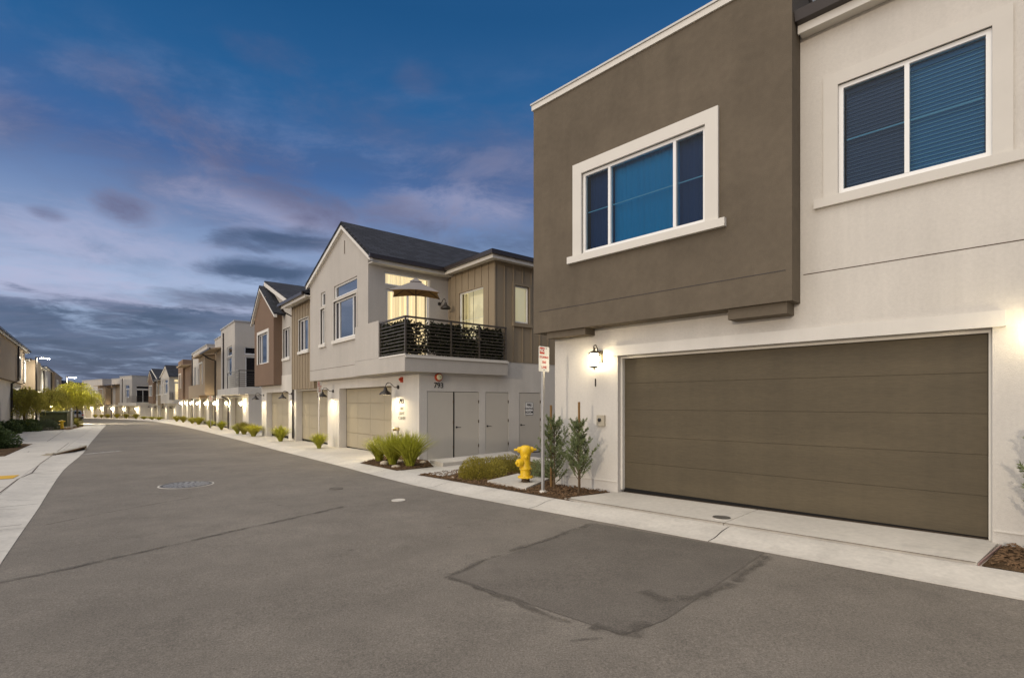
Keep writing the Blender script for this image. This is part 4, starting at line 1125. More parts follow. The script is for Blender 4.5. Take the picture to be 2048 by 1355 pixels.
s1 = stop_sign('white and red fire lane sign on a steel post between hydrant and staked saplings', (SX, SY, gz(SX, SY, -.05)), FN.rz + R(3))
p = PX(638, 895); dup(s1, (*p, gz(*p)), FA.rz + R(38), 'fire lane sign seen edge on before the second taupe garage door')
p = PX(421.5, 856); dup(s1, (*p, gz(*p)), FA.rz + R(30), 'thin pale fire lane sign post far along the kerb, among shrubs')


def numbers(txt, label, loc, rz, size, m='ink', name='house_number', cat='house number', group=None, space=1.):
    o = text_mb(txt, size, m, None, loc, (R(90), 0, rz), .006, name, .001 if size > .1 else 0, space)
    return tag(o, label, cat, group)


numbers('793', 'black number 793 under the round alarm bell', FA.p(.008, .68, 2.10), FA.rz + R(90), .235)
numbers('793', 'grey number 793 on the lamp lit corner pier', FA.p(-1.16, -.008, 1.60), FA.rz, .22)
numbers('FIRE\nDEPT\nCONN', 'three rows of faint grey lettering below the lamp lit 793', FA.p(-1.13, -.006, 1.22), FA.rz, .15, 'greyink', 'wall_lettering', 'wall lettering')
numbers('1', 'black number 1 below the lantern of the near house', FN.p(1.01, -.008, 1.94), FN.rz, .21)
numbers('2', 'small dark number between the two nearest taupe garage doors', FA.p(-7.12, -.008, 1.56), FA.rz, .18)
t = thing('alarm_bell', 'round red rimmed fire bell with cream face above number 793', 'alarm bell', FA.p(0, .66, 2.36), FA.rz)
mb = MB(); mb.lathe([(.11, 0), (.128, .01), (.128, .07), (.105, .085)], (0, 0, 0), (1, 0, 0), 24); mb.build('housing', 'redbell', t, 40)
mb = MB(); mb.lathe([(.095, .086), (.09, .105), (.05, .118), (.01, .12)], (0, 0, 0), (1, 0, 0), 24); mb.build('gong', 'cream', t, 50)
mb = MB(); mb.lathe([(.014, .12), (.014, .128)], (0, 0, 0), (1, 0, 0), 8); mb.build('bolt', 'leafdark', t)
t = thing('alarm_strobe', 'small red fire strobe above the corner barn lamp', 'alarm strobe', FA.p(-1.10, 0, 2.30), FA.rz)
mb = MB(); mb.box(-.06, .06, -.05, 0, -.085, .085); mb.build('housing', 'redbell', t)
mb = MB(); mb.lathe([(.045, 0), (.05, -.04), (.03, -.07)], (0, -.05, 0.01), (0, 1, 0), 14); mb.build('lens', 'redbell', t, 40)
t = thing('door_sign', 'white framed fire control room sign on the right utility door', 'sign', FA.p(-.012, 4.44, 1.35), FA.rz)
mb = MB(); mb.box(0, .006, -.20, .20, -.24, .24); mb.build('plate', 'signwhite', t)
mb = MB()
for a, b, c, d in ((-.19, .19, .215, .232), (-.19, .19, -.232, -.215), (-.19, -.175, -.215, .215), (.175, .19, -.215, .215)): mb.box(.006, .008, a, b, c, d)
mb.build('border', 'ink', t)
for s, z, sz in (('FIRE', .13, .125), ('CONTROL', 0, .085), ('ROOM', -.13, .125)): text_mb(s, sz, 'ink', t, (.008, 0, z), (R(90), 0, R(90)), .001, 'lettering', .003)
t = thing('intercom_box', 'beige wall box with a black knob left of the near garage', 'wall box', FN.p(1.15, 0, 1.235), FN.rz)
mb = MB(); mb.box(-.085, .085, -.05, 0, -.1, .1); mb.build('housing', 'plastic', t)
mb = MB(); mb.lathe([(.034, 0), (.034, -.02), (.022, -.03)], (-.015, -.05, .012), (0, 1, 0), 14); mb.build('knob', 'black', t, 40)
t = thing('fire_hose_inlet', 'brass fire hose inlet on a pipe behind the flax tufts', 'pipe inlet', FA.p(-1.14, 0, .72), FA.rz)
mb = MB(); mb.tube([(0, -.14, -1.0), (0, -.14, -.1), (0, -.14, 0)], .042, 10); mb.tube([(0, -.14, -.2), (0, 0, -.2)], .02, 6); mb.build('pipe', 'plastic', t, 40)
mb = MB(); mb.lathe([(.055, -.04), (.06, .02), (.045, .06)], (0, -.14, 0), (0, 0, 1), 12)
mb.lathe([(.04, 0), (.055, .06), (.055, .13), (.04, .14)], (0, -.16, 0), (-.6, -.8, 0), 12); mb.build('coupling', 'brass', t, 40)

# ------------------------------------------------------------------ hydrants
def hydrant(label, loc, rz):
    t = thing('fire_hydrant', label, 'fire hydrant', loc, rz, 'yellow hydrants')
    mb = MB(); mb.lathe([(.10, -.12), (.085, .0), (.085, .07), (.10, .085)], seg=18); mb.build('base', 'hydbase', t, 40)
    mb = MB()
    mb.lathe([(.095, .085), (.158, .088), (.162, .10), (.155, .118), (.112, .122), (.106, .16), (.108, .24), (.128, .262), (.128, .28), (.112, .30), (.100, .34), (.098, .44), (.102, .52), (.112, .56), (.126, .60),
              (.130, .645), (.122, .69), (.098, .725), (.060, .745), (.02, .75)], seg=28)
    b = mb.build('barrel', 'hyd', t, 35)
    def cap(o, d, r, l, tip):
        mb = MB(); mb.lathe([(r * .8, .06), (r * .8, l * .5), (r, l * .5), (r * 1.02, l * .8), (r * .9, l * .95), (r * .45, l), (r * .38, l + tip), (r * .25, l + tip * 1.25)], o, d, 16); mb.build('hose_cap', 'hyd', t, 40)
    cap((0, 0, .655), (-1, -.15, .02), .062, .17, .055)
    cap((0, 0, .655), (1, .1, .02), .062, .165, .05)
    cap((0, 0, .395), (-.86, -.5, 0), .082, .20, .03)
    cap((0, 0, .535), (.05, -1, -.12), .058, .13, .02)
    mb = MB()
    for k in range(8):
        a = k * math.pi / 4 + .2; mb.lathe([(.014, .078), (.014, .13)], (.136 * math.cos(a), .136 * math.sin(a), 0), seg=6)
    mb.build('bolt', 'hyd', t)
    mb = MB(); mb.tube([(.09, -.06, .24), (.115, -.09, .20), (.10, -.11, .165)], .008, 6); mb.build('chain', 'hydbase', t)
    return t


hp = PX(1051, 963, -.012)
HY = hydrant('near yellow fire hydrant on a square concrete pad', (*hp, gz(*hp, -.012)), R(2))
p = PX(124, 858); dup(HY, (*p, gz(*p)), R(20), 'far yellow fire hydrant before the green utility cabinet')

# ------------------------------------------------------------------ plants
def leafquad(mb, p, d, l, w, up=None):
    """one leaf: a folded pointed blade from p along d"""
    d = Vector(d).normalized(); u = Vector((rnd.uniform(-1, 1), rnd.uniform(-1, 1), rnd.uniform(-.3, 1)))
    s = d.cross(u).normalized() * w / 2; p = Vector(p); m = p + d * l * .5
    mb.add((p, m + s, p + d * l, m - s), ((0, 1, 2, 3),))


def rdir(zmin=-1., zmax=1.):
    z = rnd.uniform(zmin, zmax); a = rnd.uniform(0, 2 * math.pi); r = math.sqrt(max(0, 1 - z * z)); return Vector((r * math.cos(a), r * math.sin(a), z))


def sapling(label, loc, h, r0, low, seed):
    global rnd
    rnd = random.Random(seed)
    t = thing('pine_sapling', label, 'sapling', loc, 0, 'staked pine saplings by the near house')
    mt = MB(); mf = MB()
    mt.tube([(0, 0, -.1), (.01, 0, .3), (0, .01, .8), (.01, 0, h)], [.020, .017, .012, .004], 7)
    n = 44
    for i in range(n):
        f = i / (n - 1); z = low + (h - low) * f ** .92
        a = i * 2.4 + rnd.uniform(-.4, .4); L = r0 * (1.02 - f * .60) * rnd.uniform(.5, 1.5) * (.8 if f < .08 else 1)
        el = R(rnd.uniform(28, 66))
        d = Vector((math.cos(a) * math.cos(el), math.sin(a) * math.cos(el), math.sin(el)))
        p0 = Vector((0, 0, z)); p1 = p0 + d * L * .55; p2 = p0 + d * L + Vector((0, 0, L * .22))
        mt.tube([p0, p1, p2], [.007, .005, .002], 5)
        brs = [(p0, p1, p2)]
        for q in range(2):
            t0 = rnd.uniform(.35, .7); b0 = p0 + (p2 - p0) * t0; dd = (d + rdir(-.2, .7) * .8).normalized(); brs.append((b0, b0 + dd * L * .2, b0 + dd * L * .55 + Vector((0, 0, .03))))
        for (b0, b1, b2) in brs:
            m = int(34 + 130 * (b2 - b0).length)
            for k in range(m):
                s = rnd.uniform(.22, 1.05); p = b0 * (1 - s) ** 2 + b1 * 2 * s * (1 - s) + b2 * s * s if s <= 1 else b2
                nd = ((b2 - b0).normalized() * .9 + rdir() * .85).normalized()
                leafquad(mf, p, nd, rnd.uniform(.034, .058), .011)
    mt.build('trunk', 'trunk', t, 60); mf.build('needles', 'needle', t)
    return t


p1 = PX(1108, 976, -.06); p2 = PX(1157, 987, -.06)
sapling('bushier pine sapling right behind the fire lane sign post', (p1[0], p1[1], gz(*p1)), 1.22, .37, .10, 3)
sapling('open pine sapling nearest the olive garage, its shadow on the wall', (p2[0], p2[1], gz(*p2)), 1.22, .33, .24, 5)
p3 = FN.p(7.0, -.66); sapling('pine sapling mostly cut off by the right edge of the photo', (p3.x, p3.y, gz(p3.x, p3.y)), 1.1, .42, .3, 8)
for (px_, py_), top, lb, dx in ((p1, 1.52, 'wooden stake of the bushier sapling behind the sign', -.05), (p2, 1.58, 'wooden stake of the open sapling nearest the garage', .02)):
    mb = MB(); mb.tube([(px_ + dx, py_ + .04, -.2), (px_ + dx - .005, py_ + .04, top)], [.024, .022], 10); o = mb.build('plant_stake', 'wood', None, 40); tag(o, lb, 'stake', 'plant stakes')


def tuft(label, loc, h, r, n, seed, m='blade', name='flax_tuft', cat='flax plant', group='flax tufts along the house fronts', w=.030):
    global rnd
    rnd = random.Random(seed)
    t = thing(name, label, cat, loc, 0, group); mb = MB()
    for i in range(n):
        a = rnd.uniform(0, 2 * math.pi); lean = rnd.random() ** .8; L = h * rnd.uniform(.72, 1.08)
        o = Vector((math.cos(a), math.sin(a), 0)); side = Vector((-o.y, o.x, 0))
        b = o * rnd.uniform(0, .10) * r + side * rnd.uniform(-.06, .06); ww = w * rnd.uniform(.7, 1.2); prev = None
        for k in range(5):
            s = k / 4
            p = b + o * (r * lean * (s ** 1.5)) + Vector((0, 0, L * (s - .22 * lean * s * s * s)))
            q = ww * (1 - s ** 2.2) / 2 + .0008
            cur = (p - side * q, p + side * q)
            if prev: mb.quad(prev[0], prev[1], cur[1], cur[0])
            prev = cur
    mb.build('blades', m, t)
    return t


TA = tuft('large flax tuft nearest the corner of house 793', (0, 0, 0), 1.0, .86, 560, 11)
TB = tuft('flax tuft in the middle of the corner bed', (0, 0, 0), .92, .78, 480, 12)
for t_, (px_, py_), s in ((TA, (820, 933), 1.), (TB, (785, 930), 1.)):
    p = PX(px_, py_); t_.location = (*p, gz(*p, -.07)); t_.scale = (s,) * 3
p = PX(758, 923); dup(TB, (*p, gz(*p, -.07)), 1.3, 'smaller flax tuft at the garage end of the corner bed', scale=.86)
for k, (px_, py_, s, src, lb) in enumerate(((638, 896, .66, TA, 'flax tuft standing alone between the first and second garages'),
                                   (561, 882, .80, TA, 'flax tuft standing alone before the third garage'),
                                   (475, 867, .76, TB, 'dark flax tuft beside the yellowish shrub at the flat roofed row'),
                                   (443, 859, .74, TA, 'flax tuft at the downpipe of the flat roofed row'),
                                   (420, 855, .78, TB, 'flax tuft behind the far fire lane post'))):
    p = PX(px_, py_); dup(src, (*p, gz(*p)), k * 1.7, lb, scale=s)


def mound(label, loc, rx, ry, h, n, m, seed, name, cat, group=None, l=.05, w=.02, upright=.6, stems=True, rz=0.):
    global rnd
    rnd = random.Random(seed)
    t = thing(name, label, cat, loc, rz, group); mb = MB()
    cl = [(rdir(-.1, 1), rnd.uniform(.25, .5)) for _ in range(14)]
    for i in range(n):
        d = rdir(-.05, 1.); rr = rnd.random() ** .38
        lump = 1.
        for c, s in cl:
            q = max(0, d.dot(c) - .72) / .28; lump += q * s * .45
        lump *= .80
        p = Vector((d.x * rx * rr * lump, d.y * ry * rr * lump, max(.01, d.z * h * rr * lump)))
        leafquad(mb, p, d * .8 + Vector((0, 0, upright)) + rdir() * .7, l * rnd.uniform(.6, 1.3), w * rnd.uniform(.7, 1.3))
    mb.build('foliage', m, t)
    if stems:
        ms = MB()
        for k in range(9):
            d = rdir(.3, .9); ms.tube([(0, 0, -.05), (d.x * rx * .4, d.y * ry * .4, h * .35), (d.x * rx * .75, d.y * ry * .75, d.z * h * .8)], [.014, .009, .004], 5)
        ms.build('stems', 'trunk', t)
    return t


p = PX(955, 956); mound('larger golden shrub mound left of the near hydrant', (*p, gz(*p, -.07)), .52, .62, .46, 9000, 'gold', 21, 'golden_shrub', 'shrub', 'golden shrubs by the hydrant', .045, .012)
p = PX(1014, 944); mound('lower golden shrub just behind the near hydrant', (*p, gz(*p, -.07)), .62, .50, .34, 7000, 'gold', 22, 'golden_shrub', 'shrub', 'golden shrubs by the hydrant', .045, .012)
p = PX(1085, 958); mound('green shrub between the hydrant and the sign post, low behind', (*p, gz(*p, -.07)), .30, .30, .42, 3000, 'needle', 23, 'low_shrub', 'shrub', None, .05, .012)
SH = tuft('broad yellow green grass clump at the corner of the flat roofed row', (0, 0, 0), .74, .80, 700, 24, 'leafbright', 'grass_clump', 'grass clump', 'grass clumps along the right kerb', .034)
SD = tuft('dark green grass clump beside the yellow green one at the flat roofed row', (0, 0, 0), .82, .78, 700, 25, 'leafolive', 'grass_clump', 'grass clump', 'grass clumps along the right kerb', .036)
p = PX(507, 872); SH.location = (*p, gz(*p))
p = PX(488, 868); SD.location = (*p, gz(*p))


def kerb_at(px_, d):
    """the point d metres behind the right kerb that lies nearest a given bearing"""
    pts = resample(EDGE_R, .5); nr = normals(pts, 1); best = None
    for q, n in zip(pts, nr):
        c = q + n * d
        if c.y < 12: continue
        e = abs(1024 + 1022 * c.x / c.y - px_)
        if best is None or e < best[0]: best = (e, c)
    return best[1]


lbs = ['broad bright shrub before the tan bay of the flat roofed row', 'bright shrub tucked behind the broad bright one', 'dark shrub where the flat roofed row turns brown', 'second dark shrub by the brown end of the flat roofed row',
       'low pale shrub before the distant pitched row, nearest', 'low pale shrub before the middle of the distant pitched row', 'low pale shrub at the far end of the distant pitched row',
       'dark shrub at the distant red brown gable', 'small dark shrub at the corner of the farthest row', 'small dark shrub at the second pier of the farthest row', 'small dark shrub at the third pier of the farthest row', 'last dark shrub of the farthest row, by the lit tree', 'faint shrub near the bend, past the lit tree']
for k, (px_, s, src) in enumerate(((398, 1.15, SH), (385, 1.0, SH), (366, 1.0, SD), (353, 1.0, SD), (319, .9, SH), (304, .9, SH), (287, .9, SH), (272, 1.1, SD), (253, 1.1, SD), (233, 1.15, SD), (215, 1.0, SD), (203, .9, SD), (190, .9, SD))):
    c = kerb_at(px_, 1.7); dup(src, (c.x, c.y, gz(c.x, c.y)), k * 1.1, lbs[k], scale=(s * (1.35 if 3 < k < 7 else 1), s * (1.35 if 3 < k < 7 else 1), s * (.75 if 3 < k < 7 else 1)))

# left side planting
def Lp(a, e): x, y = RP(a, e); return (x, y, gz(x, y, -.07))
mound('big dark green bush at the left edge on bark mulch', Lp(30.2, -3.85), 1.25, 1.2, 1.12, 15000, 'leafdark', 31, 'dark_bush', 'bush', 'dark bushes by the left pavement', .10, .055, .3)
mound('second dark green bush cut by the left edge of the photo', Lp(27.9, -4.5), 1.1, 1.1, .95, 10000, 'leafdark', 32, 'dark_bush', 'bush', 'dark bushes by the left pavement', .10, .055, .3)
mound('dark low hedge bush under the first weeping tree', Lp(53, -4.7), 1.5, 1.3, .78, 7000, 'leafdark', 33, 'dark_bush', 'bush', 'dark bushes by the left pavement', .12, .07, .3)
mound('dark low hedge bush left of the street lamp foot', Lp(57.6, -4.3), 1.5, .8, .78, 7000, 'leafdark', 34, 'dark_bush', 'bush', 'dark bushes by the left pavement', .12, .07, .3)
mound('dark low hedge bush at the nearest left house wall', Lp(49, -5.0), 1.4, .8, .85, 5000, 'leafdark', 38, 'dark_bush', 'bush', 'dark bushes by the left pavement', .12, .07, .3)
p = PX(53, 862); t = dup(TB, (*p, gz(*p)), .4, 'light green grass tuft between dark bush and left driveway', 'grass tufts on the left', .85)
p = PX(95, 859.5); mound('grey green round shrub left of the green cabinet', (*p, gz(*p)), .72, .72, .78, 5000, 'leafgrey', 35, 'round_shrub', 'shrub', 'shrubs round the green cabinet', .09, .03, .9)
p = PX(146, 853); mound('yellowish shrub right of the white marker post', (*p, gz(*p)), .5, .5, .62, 3000, 'leafolive', 36, 'round_shrub', 'shrub', 'shrubs round the green cabinet', .09, .03, .9)
p = RP(68, -1.9); mound('low dark shrub before the parked silver car', (*p, gz(*p)), 1.0, .7, .7, 3500, 'leafolive', 37, 'round_shrub', 'shrub', 'shrubs round the green cabinet', .09, .03, .9)


def rock(label, px_, py_, r, seed, off=-.07):
    rd = random.Random(seed); bm = bmesh.new(); bmesh.ops.create_icosphere(bm, subdivisions=2, radius=1)
    sx, sy, sz = r * rd.uniform(.8, 1.3), r * rd.uniform(.8, 1.2), r * rd.uniform(.45, .65)
    dirs = [Vector((rd.uniform(-1, 1), rd.uniform(-1, 1), rd.uniform(-1, 1))).normalized() for _ in range(6)]
    for v in bm.verts:
        k = 1 + sum(.10 * max(0, v.co.dot(d)) for d in dirs) - .1; v.co = Vector((v.co.x * sx, v.co.y * sy, v.co.z * sz)) * k
    for f in bm.faces: f.smooth = True
    me = bpy.data.meshes.new('cobble'); bm.to_mesh(me); bm.free(); me.materials.append(M['rock'])
    o = bpy.data.objects.new('cobble', me); COL.objects.link(o); x, y = PX(px_, py_); o.location = (x, y, gz(x, y, off) + sz * .35)
    return tag(o, label, 'stone', 'pale cobbles')


rock('long pale cobble left of the middle flax tuft', 769, 929, .14, 1); rock('pale cobble at the front of the corner bed', 792, 934.5, .10, 2)
rock('pale cobble behind the front one, between two tufts', 800, 925, .12, 3); rock('pale cobble at the house corner, right of the large tuft', 846, 926, .10, 4)
rock('small pale stone at the tip of the golden shrub bed', 905, 957, .05, 5); rock('pale stone at the foot of the grey green shrub', 97, 859.5, .32, 6); rock('pale stone at the foot of the yellowish shrub', 146.5, 853.5, .30, 7)
rock('small pale stone in the mulch by the sign post', 1092, 985, .05, 8)

# loose bark chips over the near beds
rnd = random.Random(40); mb = MB()
def chips(poly, n, off):
    xs = [p[0] for p in poly]; ys = [p[1] for p in poly]; k = 0
    def inside(x, y):
        c = False; j = len(poly) - 1
        for i in range(len(poly)):
            if (poly[i][1] > y) != (poly[j][1] > y) and x < (poly[j][0] - poly[i][0]) * (y - poly[i][1]) / (poly[j][1] - poly[i][1]) + poly[i][0]: c = not c
            j = i
        return c
    while k < n:
        x, y = rnd.uniform(min(xs), max(xs)), rnd.uniform(min(ys), max(ys))
        if not inside(x, y): continue
        k += 1; a = rnd.uniform(0, 6.3); l, w = rnd.uniform(.012, .04), rnd.uniform(.006, .014)
        d = Vector((math.cos(a), math.sin(a), rnd.uniform(-.4, .4))) * l; s = Vector((-math.sin(a), math.cos(a), rnd.uniform(-.4, .4))) * w
        c = Vector((x, y, base(x, y) + off + rnd.uniform(.004, .03))); mb.add((c - d - s, c + d - s * .6, c + d + s, c - d + s * .7, c + Vector((0, 0, .012))), ((0, 1, 4), (1, 2, 4), (2, 3, 4), (3, 0, 4)))
chips([PX(838, 951), PX(1000, 978), PX(1154, 1003), nxy(1.12, -1.05), nxy(1.4, -.03), nxy(0, -.03), PX(1062, 935), PX(1000, 930), PX(912, 942)], 3600, -.06)
chips([nxy(6.5, -1.1), nxy(9, -1.1), nxy(9, -.03), nxy(6.62, -.03)], 1500, -.055)
chips([PX(722, 925.5), PX(794, 940.5), PX(866, 933), PX(856, 923), PX(783, 910)], 1000, -.065)
o = tag(mb.build('bark_chips', 'bark'), 'loose brown bark chips scattered over the near planting beds', 'bark mulch', kind='stuff')


# ------------------------------------------------------------------ trees on the left
def weeping_tree(label, loc, h, r, n, m, seed, cat='tree', zlow=.25):
    global rnd
    rnd = random.Random(seed)
    t = thing('weeping_tree', label, cat, loc, 0, 'weeping trees by the left pavement')
    mt = MB(); mf = MB()
    fork = h * .42
    mt.tube([(0, 0, -.2), (.05, .02, fork * .5), (0, 0, fork), (.03, 0, h * .75)], [.10, .08, .065, .03], 8)
    for i in range(16):
        a = i * 2.4 + rnd.uniform(-.3, .3); z0 = fork * rnd.uniform(.8, 1.5); L = r * rnd.uniform(.5, 1.)
        o = Vector((math.cos(a), math.sin(a), 0)); top = min(h, z0 + h * rnd.uniform(.25, .5))
        P_ = [Vector((0, 0, z0)), o * L * .4 + Vector((0, 0, (z0 + top) / 2 + .15)), o * L * .75 + Vector((0, 0, top)), o * L + Vector((0, 0, top - .15 * h))]
        mt.tube(P_, [.035, .022, .014, .006], 5)
        for k in range(n // 16):
            s = rnd.uniform(.25, 1); q = s * 3; j = min(2, int(q)); p = P_[j].lerp(P_[j + 1], q - j) + rdir() * r * .16
            d = (o * rnd.uniform(.1, .7) + rdir(-.2, .6) * .5); L2 = rnd.uniform(.14, .36) * h; prev = p
            steps = 7
            for q2 in range(steps):
                f = q2 / steps; p = p + (d.normalized() * (1 - f) + Vector((0, 0, -1)) * (.15 + f * 1.2)).normalized() * L2 / steps
                if p.z < h * zlow: break
                for _ in range(3): leafquad(mf, p + rdir() * .05, Vector((0, 0, -1)) + rdir() * .8, rnd.uniform(.09, .17), .045)
    mt.build('trunk', 'trunk', t, 60); mf.build('crown', m, t)
    return t


x, y = RP(55.3, -4.35); weeping_tree('olive weeping tree left of the street lamp', (x, y, gz(x, y)), 3.35, 1.25, 560, 'leafolive', 51)
x, y = RP(67, -3.6); weeping_tree('olive weeping tree behind the green utility cabinet', (x, y, gz(x, y)), 3.7, 1.35, 560, 'leafolive', 52)
x, y = RP(78, -4.0); weeping_tree('olive weeping tree behind the street name sign', (x, y, gz(x, y)), 3.4, 1.3, 420, 'leafolive', 53)
x, y = RP(73.0, -1.55); weeping_tree('lamp lit yellow green weeping tree at the bend', (x, y, gz(x, y)), 4.5, 1.5, 900, 'leafbright', 54)
x, y = RP(50, -5.6)


# ------------------------------------------------------------------ street furniture on the left
def street_lamp(label, a, e, h, rz, glow='led_glow'):
    x, y = RP(a, e)
    t = thing('street_lamp', label, 'street lamp', (x, y, gz(x, y)), rz, 'street lamps on the left')
    mb = MB(); mb.tube([(0, 0, -.2), (0, 0, 2), (0, 0, h)], [.085, .078, .065], 10); mb.build('pole', 'darkmetal', t, 40)
    mb = MB(); mb.lathe([(.16, -.05), (.16, .06), (.10, .12)], seg=12); mb.build('base_cover', 'darkmetal', t, 40)
    mb = MB(); mb.box(.0, .28, -.03, .03, h - .10, h - .03); mb.build('arm', 'darkmetal', t)
    mb = MB(); mb.prism([(.22, -.15, h - .10), (.86, -.13, h - .10), (.88, -.10, h - .04), (.24, -.12, h + .0)], (0, .28, 0)); hd = mb.build('lamp_head', 'iron', t)
    mb = MB(); mb.box(.28, .84, -.12, .12, h - .135, h - .108); mb.build('led_panel', glow, hd)
    return t


street_lamp('nearer street lamp on a tall bronze pole among dark bushes', 60.2, -3.95, 6.2, R(30))
street_lamp('farther street lamp beside the lamp lit tree', 76, -2.5, 5.35, R(20), 'led_glow_far')
x, y = RP(74.0, -2.45)
t = thing('street_name_sign', 'white street name sign before the lamp lit tree', 'sign', (x, y, gz(x, y)), R(8))
mb = MB(); mb.tube([(0, 0, -.2), (0, 0, 2.75)], .035, 8); mb.build('post', 'steel', t, 40)
mb = MB(); mb.box(-.48, .60, -.012, .012, 2.52, 2.80); mb.build('plate', 'signwhite', t)
x, y = RP(59.4, -1.62)
t = thing('marker_post', 'slim white marker post at the corner of the green cabinet', 'post', (x, y, gz(x, y)), R(10))
mb = MB(); mb.prism([(-.05, -.03, -.2), (.05, -.03, -.2), (.05, -.03, 1.72), (0, -.03, 1.78), (-.05, -.03, 1.72)], (0, .06, 0)); mb.build('post', 'signwhite', t)
mb = MB(); mb.box(-.04, .04, -.034, -.03, 1.45, 1.62); mb.build('reflector', 'steel', t)
x, y = RP(62.2, -2.72)
t = thing('utility_cabinet', 'big olive green utility cabinet behind the far hydrant', 'utility cabinet', (x, y, gz(x, y)), R(20))
mb = MB(); mb.box(-1.1, 1.1, -.75, .95, -.2, .1); mb.build('pad', 'concrete', t)
mb = MB(); mb.box(-.98, .98, -.6, .8, .1, 1.32); mb.box(-.9, -.03, -.618, -.6, .2, 1.25); mb.box(.03, .9, -.618, -.6, .2, 1.25); mb.build('body', 'transf', t)
mb = MB(); mb.prism([(-1.02, -.66, 1.325), (-1.02, .84, 1.325), (-1.02, .84, 1.46), (-1.02, -.2, 1.50), (-1.02, -.66, 1.42)], (2.04, 0, 0)); mb.build('lid', 'transf', t)
mb = MB(); mb.box(-.05, .05, -.66, -.618, .65, .85); mb.build('latch', 'darkmetal', t)
# storm drain inlet
x, y = RP(26.1, -.86)
t = thing('storm_drain', 'storm drain mouth in the left kerb with a rusty rim', 'drain', (x, y, base(x, y) - .10), R(116))
mb = MB(); mb.box(-1.74, 1.74, -.125, .02, -.2, .035); mb.build('mouth', 'dark', t)
mb = MB()
mb.prism([(-1.75, .05, .02), (-1.75, .05, .14), (-1.75, -.3, .12), (-1.75, -.36, .03)], (0, 0, 0.0001)) if False else None
mb.prism([(1.75, -.16, .035), (1.75, .30, .0), (1.75, .30, .03), (1.75, -.05, .11), (1.75, -.15, .09)], (-3.5, 0, 0)); mb.box(-1.95, -1.75, -.14, .05, -.2, .12); mb.box(1.75, 1.95, -.14, .05, -.2, .12); mb.build('hood', 'plastic', t)
mb = MB(); mb.box(-1.75, 1.75, -.175, -.158, .03, .07); mb.build('rim', 'bark', t)


# ------------------------------------------------------------------ covers in the road
def cover(name, label, px_, py_, r, off, m='cast', collar=True, pattern=True):
    x, y = PX(px_, py_, off)
    t = thing(name, label, 'cover', (x, y, base(x, y) + off), R(35))
    if collar:
        mb = MB(); mb.lathe([(r * 1.06, -.02), (r * 1.06, .005), (r * 1.0, .007), (r * 1.0, -.02)], seg=36, caps=False); mb.build('collar', 'kerb', t)
    mb = MB(); mb.lathe([(r * .99, -.01), (r * .99, .012), (r * .93, .012), (r * .92, .006), (r * .2, .007)], seg=36); c = mb.build('lid', m, t)
    if pattern:
        mb = MB()
        for ring in range(1, 8):
            rr = r * .115 * ring; k = max(6, int(rr * 2 * math.pi / .11))
            for i in range(k):
                a = i * 2 * math.pi / k + ring * .3; cx, cy = rr * math.cos(a), rr * math.sin(a); b = .028
                mb.box(cx - b, cx + b, cy - b * .7, cy + b * .7, .004, .013)
        o = mb.build('tread_studs', 'steel', c)
    return t


cover('manhole_cover', 'round studded iron manhole cover in the lane', 373, 969, .50, -.15)
cover('valve_cover', 'small pale round cap in the lane near the bed', 797, 1000, .125, -.15, 'kerb', False, False)
cover('valve_cover', 'faint small round cap farther out in the lane', 672, 977, .14, -.15, 'asphalt2', False, False)
cover('cleanout_cover', 'round dark drain cover in the near driveway slab', 1443, 1035, .12, -.05, 'cast', True, False)

# ------------------------------------------------------------------ balcony things
t = thing('patio_umbrella', 'grey white patio umbrella open on the corner balcony', 'umbrella', FA.p(-.70, .27, 3.0), FA.rz)
cs = [Vector((.10, -.99, 2.0)), Vector((.78, .41, 2.0)), Vector((-.15, .98, 2.0)), Vector((-.76, -.42, 2.0))]
apx = Vector((0, 0, 2.47)); mb = MB(); NN = 8
def cpt(a, b, i, j):
    s = i / NN; u = j / NN; e = a.lerp(b, u); z = .07 * math.sin(math.pi * u) * s          # scalloped edge between ribs
    p = apx.lerp(e, s); p.z = apx.z - .47 * (s ** .92) + z * .9; p.x *= 1 - .10 * math.sin(math.pi * u) * s; p.y *= 1 - .10 * math.sin(math.pi * u) * s
    return p
for k in range(4):
    a, b = cs[k], cs[(k + 1) % 4]
    for i in range(NN):
        for j in range(NN): mb.quad(cpt(a, b, i, j), cpt(a, b, i + 1, j), cpt(a, b, i + 1, j + 1), cpt(a, b, i, j + 1))
mb.build('canopy', 'umb', t, 60)
under_mb = MB(); under_mb.v = [(v[0] * .99, v[1] * .99, v[2] - .012) for v in mb.v]; under_mb.f = list(mb.f); under_mb.build('canopy_lit_underside', 'umb_under', t, 60)  # added underside sheet, its tan paints in the warm light
mb = MB()
for k in range(4):
    a, b = cs[k], cs[(k + 1) % 4]
    q = [apx + Vector((0, 0, .06)), apx + (a - apx) * .24 + Vector((0, 0, .035)), apx + (b - apx) * .24 + Vector((0, 0, .035))]; mb.poly(q)
mb.build('vent_cap', 'umb', t)
mb = MB(); mb.tube([(0, 0, 0), (0, 0, 2.52)], .019, 8); mb.build('pole', 'darkmetal', t, 40)
for k in range(4):
    mb = MB(); mb.tube([(0, 0, 2.40), Vector((cs[k].x * .97, cs[k].y * .97, 1.985))], .009, 6); mb.tube([(0, 0, 1.95), Vector((cs[k].x * .5, cs[k].y * .5, 2.19))], .007, 6); mb.build('rib', 'darkmetal', t)
mb = MB(); mb.lathe([(.22, .02), (.22, .06), (.05, .09), (.03, .3)], seg=16); mb.build('base', 'darkmetal', t, 40)

